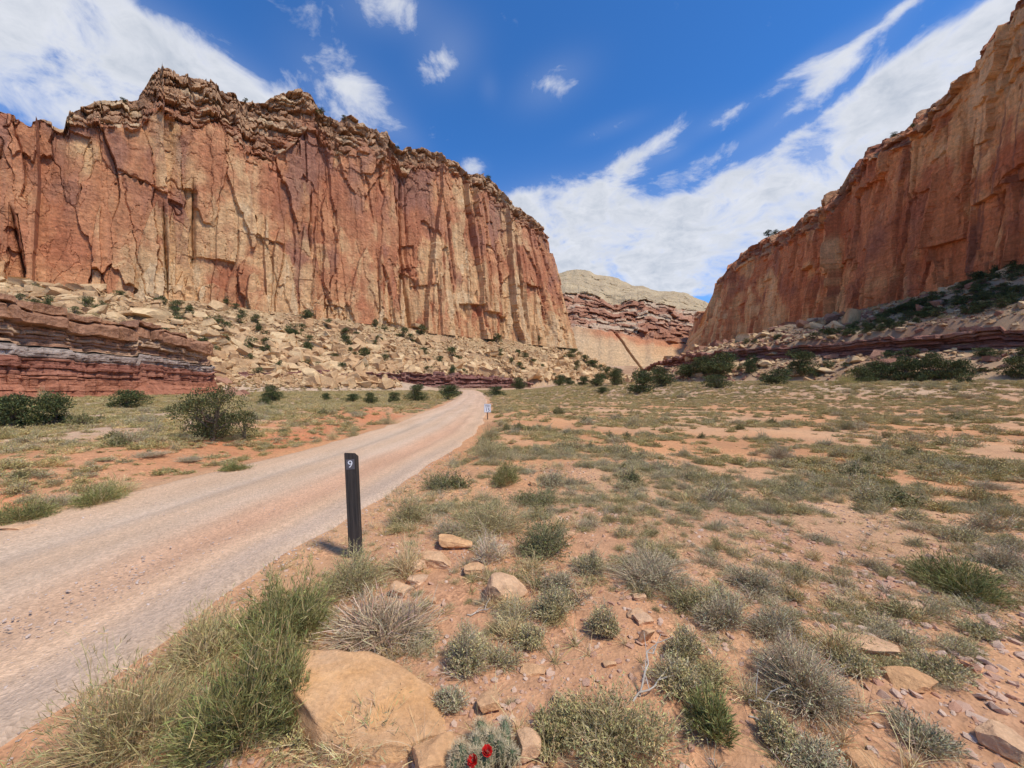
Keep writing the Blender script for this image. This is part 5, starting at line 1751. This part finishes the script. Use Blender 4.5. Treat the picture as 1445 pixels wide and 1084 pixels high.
# ------------------------------------------------------------------ loose sticks
M_STICK = mat_flat('bleached_wood', (.50, .43, .34), .85, .1, 40, .25)
for (pa, pb, lift, label) in [
    ((893, 990), (958, 962), .05, 'bleached bare stick lying across the clump above the feathery bush'),
    ((902, 982), (922, 940), .12, 'bleached stick rising steeply beside the lying one'),
    ((1055, 995), (1092, 1000), .03, 'short grey stick on the soil left of the large dry bush'),
    ((660, 868), (690, 862), .015, 'thin curved root on the bare soil left of the pink stone'),
    ((1055, 1010), (1098, 1042), .015, 'dark thin stick on the sand below the large dry bush'),
]:
    p0 = np.array(hit(*pa)); p1 = np.array(hit(*pb))
    p1 = p0 + (p1 - p0) * (.5 if np.linalg.norm(p1 - p0) > .6 else 1)
    t = np.linspace(0, 1, 8)
    path = (p1 - p0)[None] * t[:, None] + np.array([0, 0, 1]) * (lift * np.sin(t * 2.4) + .008)[:, None] + RG.normal(size=(8, 3)) * .007
    parts = [tube(path, np.linspace(.0055, .0018, 8), 5)]
    for m in (2, 4, 5):
        dv = (p1 - p0) * .3 + RG.normal(size=3) * .05 + np.array([0, 0, .03])
        parts.append(tube(np.array([path[m], path[m] + dv * .5 + RG.normal(size=3) * .008, path[m] + dv]), np.array([.003, .0022, .0012]), 4))
    tv, tq = join(parts)
    obj('dry_stick', make_mesh('dry_stick', tv, tq, [M_STICK], None, True), loc=tuple(p0), label=label, cat='stick')

# ------------------------------------------------------------------ shrubs of the flat: the largest as things, the rest as ground cover
kinds = ['sage', 'grey', 'sage', 'olive', 'grey', 'grass', 'dark', 'sage']
sproto = [flat_bush('shrub', kq, 700 + 9 * m, 1.0, .42 if kq != 'grass' else .5, .3, M_PLANT, 3.5, 3.0) for m, kq in enumerate(kinds)]
# make their blades wider for the distance they are seen at
tuftp = []
for m, kq in enumerate(['sage', 'grass', 'olive', 'grey', 'sage', 'olive']):
    a_, b_ = bush_parts(kq, 900 + 7 * m, 1.0, .34, .14, 6.0, 4.5)
    for P_ in (a_, b_):
        pass
    V = np.concatenate(a_.v + (b_.v if b_ else [])); off = a_.n
    Qm = np.concatenate([np.concatenate(a_.q)] + ([np.concatenate(b_.q) + off] if b_ else []))
    Cm = np.concatenate(a_.c + (b_.c if b_ else [])) * np.array((1.06, 1.02, .93))
    tuftp.append(make_mesh('shrub', V, Qm, [M_PLANT], Cm, False))


def widen(me, k):
    """thicken every blade about its own middle, for meshes used at size"""
    n = len(me.vertices)
    co = np.empty(n * 3, np.float32); me.vertices.foreach_get('co', co); co = co.reshape(-1, 3)
    return co


R2 = np.random.default_rng(23)


def field_points(n_near, n_mid, n_far):
    out = []
    for n, r0, r1, s0, s1 in ((n_near, 1.3, 14, .10, .42), (n_mid, 14, 48, .24, .66), (n_far, 48, 135, .5, 1.3)):
        a = np.radians(R2.uniform(-66, 66, n)); rr = np.sqrt(R2.uniform(r0 ** 2, r1 ** 2, n))
        sz = s0 + (s1 - s0) * R2.random(n) ** 2.2
        out.append(np.stack([rr * np.sin(a), rr * np.cos(a), sz], 1))
    P = np.concatenate(out)
    x, y, sz = P.T
    off = x - road_x(y)
    z = h_ground(x, y)
    r = np.hypot(x, y)
    m = .5 + .34 * fbm(x / 1.9, y / 1.5, 4, 601) + .10 * fbm(x / 7, y / 7, 3, 602) + .22 * fbm(x / .6, y / .6, 2, 603)
    right = off > 0
    want = np.where(right, .03 + .97 * sstep(.42, .66, m), .12 + .88 * sstep(.36, .6, m))
    bare = sstep(.62, .8, vn2(x / 5 + 3, y / 2.0, 604)) * (r < 42) * right
    want = want * (1 - .7 * bare)
    want = want * (1 - .6 * sstep(1.6, 3.2, x) * sstep(4.0, 2.2, y)) * (.45 + .55 * sstep(3.5, 9, r))
    bnk = sstep(-2.2, -2.6, off) * sstep(-6.8, -5, off) * (y < 24)
    want = want * (1 - .55 * bnk)
    far_sage = sstep(25, 60, r)
    want = np.maximum(want, .42 * far_sage)
    ok = (R2.random(len(x)) < want) & (np.abs(off) > ROAD_W + .25 + .35 * R2.random(len(x))) & (z < 3.1) & in_view(x, y, z, 560)
    dl, sl, al = seg_dist(x, y, WALL_L); db, sb, ab = seg_dist(x, y, BLUFF)
    ok &= ((sb <= 0) & (db > 2)) & (sl <= 0)
    return x[ok], y[ok], z[ok], sz[ok], off[ok]


x, y, z, sz, off = field_points(34700, 46300, 37000)
isb = (R2.random(len(x)) < .075) & (np.hypot(x, y) > 5.5)
hb = np.where(isb)[0]
app = sz[hb] / np.maximum(y[hb], 1)
hb = hb[in_view(x[hb], y[hb], z[hb], 10)]
app = sz[hb] / np.maximum(y[hb], 1)
hb = hb[np.argsort(-app)][:290]
left_n = 0
for k in hb:
    lft = off[k] < 0
    big_ = sz[k] * R2.uniform(1.2, 1.9)
    kp = int(R2.integers(8)); pq = CX + F * x[k] / y[k]; rk = math.hypot(x[k], y[k])
    lab = {'sage': 'grey green shrub', 'grey': 'twiggy grey shrub', 'olive': 'olive shrub', 'grass': 'straw coloured tuft', 'dark': 'dark green shrub'}[kinds[kp]]
    if lft:
        lab += (' close to the far road edge' if off[k] > -6 else (' on the field before the bluff' if pq < 305 else ' on the field before the talus foot')) + (', on the orange soil' if rk < 16 else (', in the middle distance' if rk < 32 else ', far back'))
    else:
        lab += (' near the road verge' if pq < 800 else (' in the middle of the flat' if pq < 1120 else ' on the right side of the flat')) + (', close by' if rk < 13 else (', in the middle distance' if rk < 30 else ', far back'))
    obj('shrub', sproto[kp], loc=(x[k], y[k], z[k] - .02), rot=(0, 0, R2.uniform(0, 6.3)), scl=(big_, big_, big_ * R2.uniform(.7, 1.1)), label=lab, cat='shrub',
        group='shrubs on the left field' if lft else 'shrubs on the right flat')
sel = np.ones(len(x), bool); sel[hb] = False
# small prototypes are themselves shrubs standing on the flat
prot_o = []
for m, me in enumerate(tuftp):
    px_, py_ = [(1010, 690), (1080, 700), (1160, 690), (880, 690), (1240, 700), (1320, 720)][m]
    xx, yy, zq = hit(px_, py_)
    prot_o.append(obj('shrub', me, loc=(xx, yy, zq - .01), scl=(.4, .4, .4), label=['pale grey green low shrub', 'straw coloured low tuft', 'low olive shrub', 'low grey twiggy shrub', 'bushy grey green low shrub', 'bushy olive low shrub'][m] + ' on the bare red strip in the middle of the flat', cat='shrub', group='shrubs on the right flat'))
x, y, z, sz = x[sel], y[sel], z[sel], sz[sel]
fine_o = []
for m, (kq, p_, lb) in enumerate([('sage', (905, 770), 'fine grey green clump behind the wide grey sagebrush'), ('olive', (1010, 775), 'fine olive clump right behind the wide grey sagebrush'), ('grass', (1150, 790), 'pale bunch grass tuft on the red soil right of the silver sagebrush'),
                                  ('grey', (1235, 800), 'fine grey tuft left of the round olive green bush'), ('olive', (860, 735), 'fine olive clump on the red soil beyond the green brush'), ('sage', (1290, 770), 'fine grey green clump behind the round olive green bush')]):
    fine_o.append(obj('shrub', flat_bush('shrub', kq, 1700 + 11 * m, 1.0, .38, .42, M_PLANT, 2.4, 2.0), loc=hit(*p_), scl=(.3, .3, .3), label=lb, cat='shrub'))
isn = np.hypot(x, y) < 8.5
for nm, prs, q_, lb in (('scrub', fine_o, isn, 'fine low scrub and bunch grass between the near bushes'), ('ground_cover', prot_o, ~isn, 'low grey green scrub and bunch grass covering the valley floor')):
    xq, yq, zq_, sq = x[q_], y[q_], z[q_], sz[q_]; ns = len(xq)
    scatter(nm, prs, np.stack([xq, yq, zq_ - .01], 1), np.stack([R2.normal(size=ns) * .08, R2.normal(size=ns) * .08, R2.uniform(0, 6.3, ns)], 1),
            np.stack([sq * R2.uniform(.8, 1.5, ns), sq * R2.uniform(.8, 1.5, ns), sq * R2.uniform(.5, 1.05, ns)], 1), lb, [M_PLANT], 5)

# ------------------------------------------------------------------ loose chips and road gravel
chipp = [obj('pebble', rock_mesh('pebble', 1200 + k, 1, 7, (1, R2.uniform(.6, .9), R2.uniform(.25, .55)), M_CHIP if k < 4 else M_GRAVEL, .05), loc=hit(*p), scl=(.02, .02, .02),
             label=lb, cat='pebble') for k, (p, lb) in enumerate([
    ((1215, 1010), 'thin pale chip on the gravelly slope left of the flat yellow stone'), ((1330, 1030), 'pinkish chip on the gravelly slope below the blue grey mat'), ((1262, 1050), 'tan chip near the bottom edge below the flat yellow stone'),
    ((1390, 985), 'reddish chip on the gravelly slope by the right edge'), ((250, 855), 'grey gravel stone on the road shoulder'), ((330, 850), 'pale gravel stone on the road shoulder nearer the post')])]
n = 26000
a = np.radians(R2.uniform(-58, 58, n)); rr = 1.0 + 6.5 * R2.random(n) ** .8
x, y = rr * np.sin(a), rr * np.cos(a)
off = x - road_x(y)
den = .25 + .9 * sstep(.45, .7, vn2(x * 1.1, y * 1.1, 651)) + .9 * sstep(1.0, 2.6, x) * sstep(4.5, 2.5, y)
ok = (off > ROAD_W + .1) & (R2.random(n) < den * .8)
x, y = x[ok], y[ok]; ns = len(x); z = h_ground(x, y)
sz = (.004 + .020 * R2.random(ns) ** 3.2) * (1 + .7 * sstep(1.0, 2.6, x) * sstep(5, 2.5, y))
scatter('pebbles', chipp[:4], np.stack([x, y, z + sz * .1], 1), np.stack([R2.normal(size=ns) * .35, R2.normal(size=ns) * .35, R2.uniform(0, 6.3, ns)], 1), np.stack([sz] * 3, 1) * R2.uniform(.7, 1.3, (ns, 3)),
        'flat sandstone chips and pebbles strewn over the red soil', [M_CHIP], 6)
n = 40000
y = .9 + 8.5 * R2.random(n) ** 1.3
uu = R2.uniform(-1, 1.12, n)
keep = R2.random(n) < .015 + 1.0 * np.exp(-((uu - .93) / .13) ** 2) + .35 * np.exp(-((uu - .55) / .25) ** 2) * sstep(4.5, 2.5, y) 
y, uu = y[keep], uu[keep]
x = road_x(y) + uu * ROAD_W
ns = len(x)
z = np.minimum(h_ground(x, y), road_z(y) + .05) + .03 * np.clip(1 - uu ** 2, 0, 1) + .004
sz = .003 + .010 * R2.random(ns) ** 2.5
scatter('gravel', chipp[4:], np.stack([x, y, z], 1), np.stack([R2.normal(size=ns) * .4, R2.normal(size=ns) * .4, R2.uniform(0, 6.3, ns)], 1), np.stack([sz] * 3, 1) * R2.uniform(.7, 1.3, (ns, 3)),
        'loose grey gravel along the near shoulder of the road', [M_GRAVEL], 8)

# brush on the slopes and dry grass near the camera
nb_ = 5200
xs = np.concatenate([R2.uniform(50, 200, nb_), R2.uniform(-150, 40, nb_)]); ys = np.concatenate([R2.uniform(45, 330, nb_), R2.uniform(60, 290, nb_)])
zs = h_ground(xs, ys)
dr, sr, ar = seg_dist(xs, ys, RLEDGE); dw, sw, aw = seg_dist(xs, ys, WALL_R); dl, sl, al = seg_dist(xs, ys, WALL_L); db, sb, ab = seg_dist(xs, ys, BLUFF)
okr = (xs > 50) & (((sr < 0) & (sw > 0) & (dr > 3) & (dw > 1)) | ((sr > 0) & (dr < 17) & (dr > 1.5))) & (R2.random(2 * nb_) < .25 + .9 * vn2(xs / 9, ys / 9, 671))
okl = (xs <= 40) & (sl <= 0) & (((dl < 55) & (zs > 2)) | ((sb > 0) & (db > 4))) & (R2.random(2 * nb_) < .6 * (vn2(xs / 12, ys / 12, 672) > .4))
ok = (okr | okl) & in_view(xs, ys, zs)
xs, ys, zs = xs[ok], ys[ok], zs[ok]; ns = len(xs)
sz = R2.uniform(.6, 1.9, ns)
scatter('slope_brush', prot_o, np.stack([xs, ys, zs], 1), np.stack([R2.normal(size=ns) * .1, R2.normal(size=ns) * .1, R2.uniform(0, 6.3, ns)], 1), np.stack([sz, sz, sz * R2.uniform(.7, 1.3, ns)], 1),
        'scattered grey green brush on the talus and bench slopes', [M_PLANT], 9)
n = 5200
a = np.radians(R2.uniform(-57, 57, n)); rr = 1.2 + 8 * R2.random(n) ** .75
xs, ys = rr * np.sin(a), rr * np.cos(a)
off = xs - road_x(ys)
ok = (off > ROAD_W + .05) & (R2.random(n) < .12 + .8 * sstep(.5, .75, vn2(xs * 1.4, ys * 1.4, 681)) + .5 * sstep(3.4, 2.1, off))
xs, ys = xs[ok], ys[ok]; zs = h_ground(xs, ys); ns = len(xs)
gm = []
for k in range(4):
    p = Plant(1500 + k); r = p.r; nb2 = 34
    rt_ = disc(r, nb2) * .12
    d = np.stack([r.normal(size=nb2) * .55, r.normal(size=nb2) * .55, r.uniform(.4, 1, nb2)], 1); d /= np.linalg.norm(d, axis=1)[:, None]
    bd = r.normal(size=(nb2, 3)) * .25; bd[:, 2] -= .25
    ca = (.56, .43, .25) if k < 2 else ((.40, .33, .25) if k == 2 else (.36, .31, .15))
    p.ribbons(rt_, d, r.uniform(.4, 1.1, nb2), bd, np.full(nb2, .022), 4, vary(r, ca, nb2), vary(r, np.array(ca) * 1.12, nb2))
    gm.append(p.mesh('dry_tuft', M_PLANT))
gp = []
for k, (p_, lb) in enumerate([((700, 985), 'little straw tuft on the soil right of the big boulder'), ((830, 925), 'little straw tuft left of the upright brown slab'), ((1010, 935), 'small dead grey tuft among the clumps in the middle'), ((1240, 880), 'small olive grass tuft on the gravelly slope')]):
    gp.append(obj('dry_tuft', gm[k], loc=hit(*p_), scl=(.12, .12, .12), label=lb, cat='grass tuft'))
sz = R2.uniform(.05, .17, ns)
scatter('dry_grass', gp, np.stack([xs, ys, zs - .004], 1), np.stack([R2.normal(size=ns) * .15, R2.normal(size=ns) * .15, R2.uniform(0, 6.3, ns)], 1), np.stack([sz, sz, sz * R2.uniform(.6, 1.3, ns)], 1),
        'thin dry grass and dead stems between the near bushes', [M_PLANT], 10)
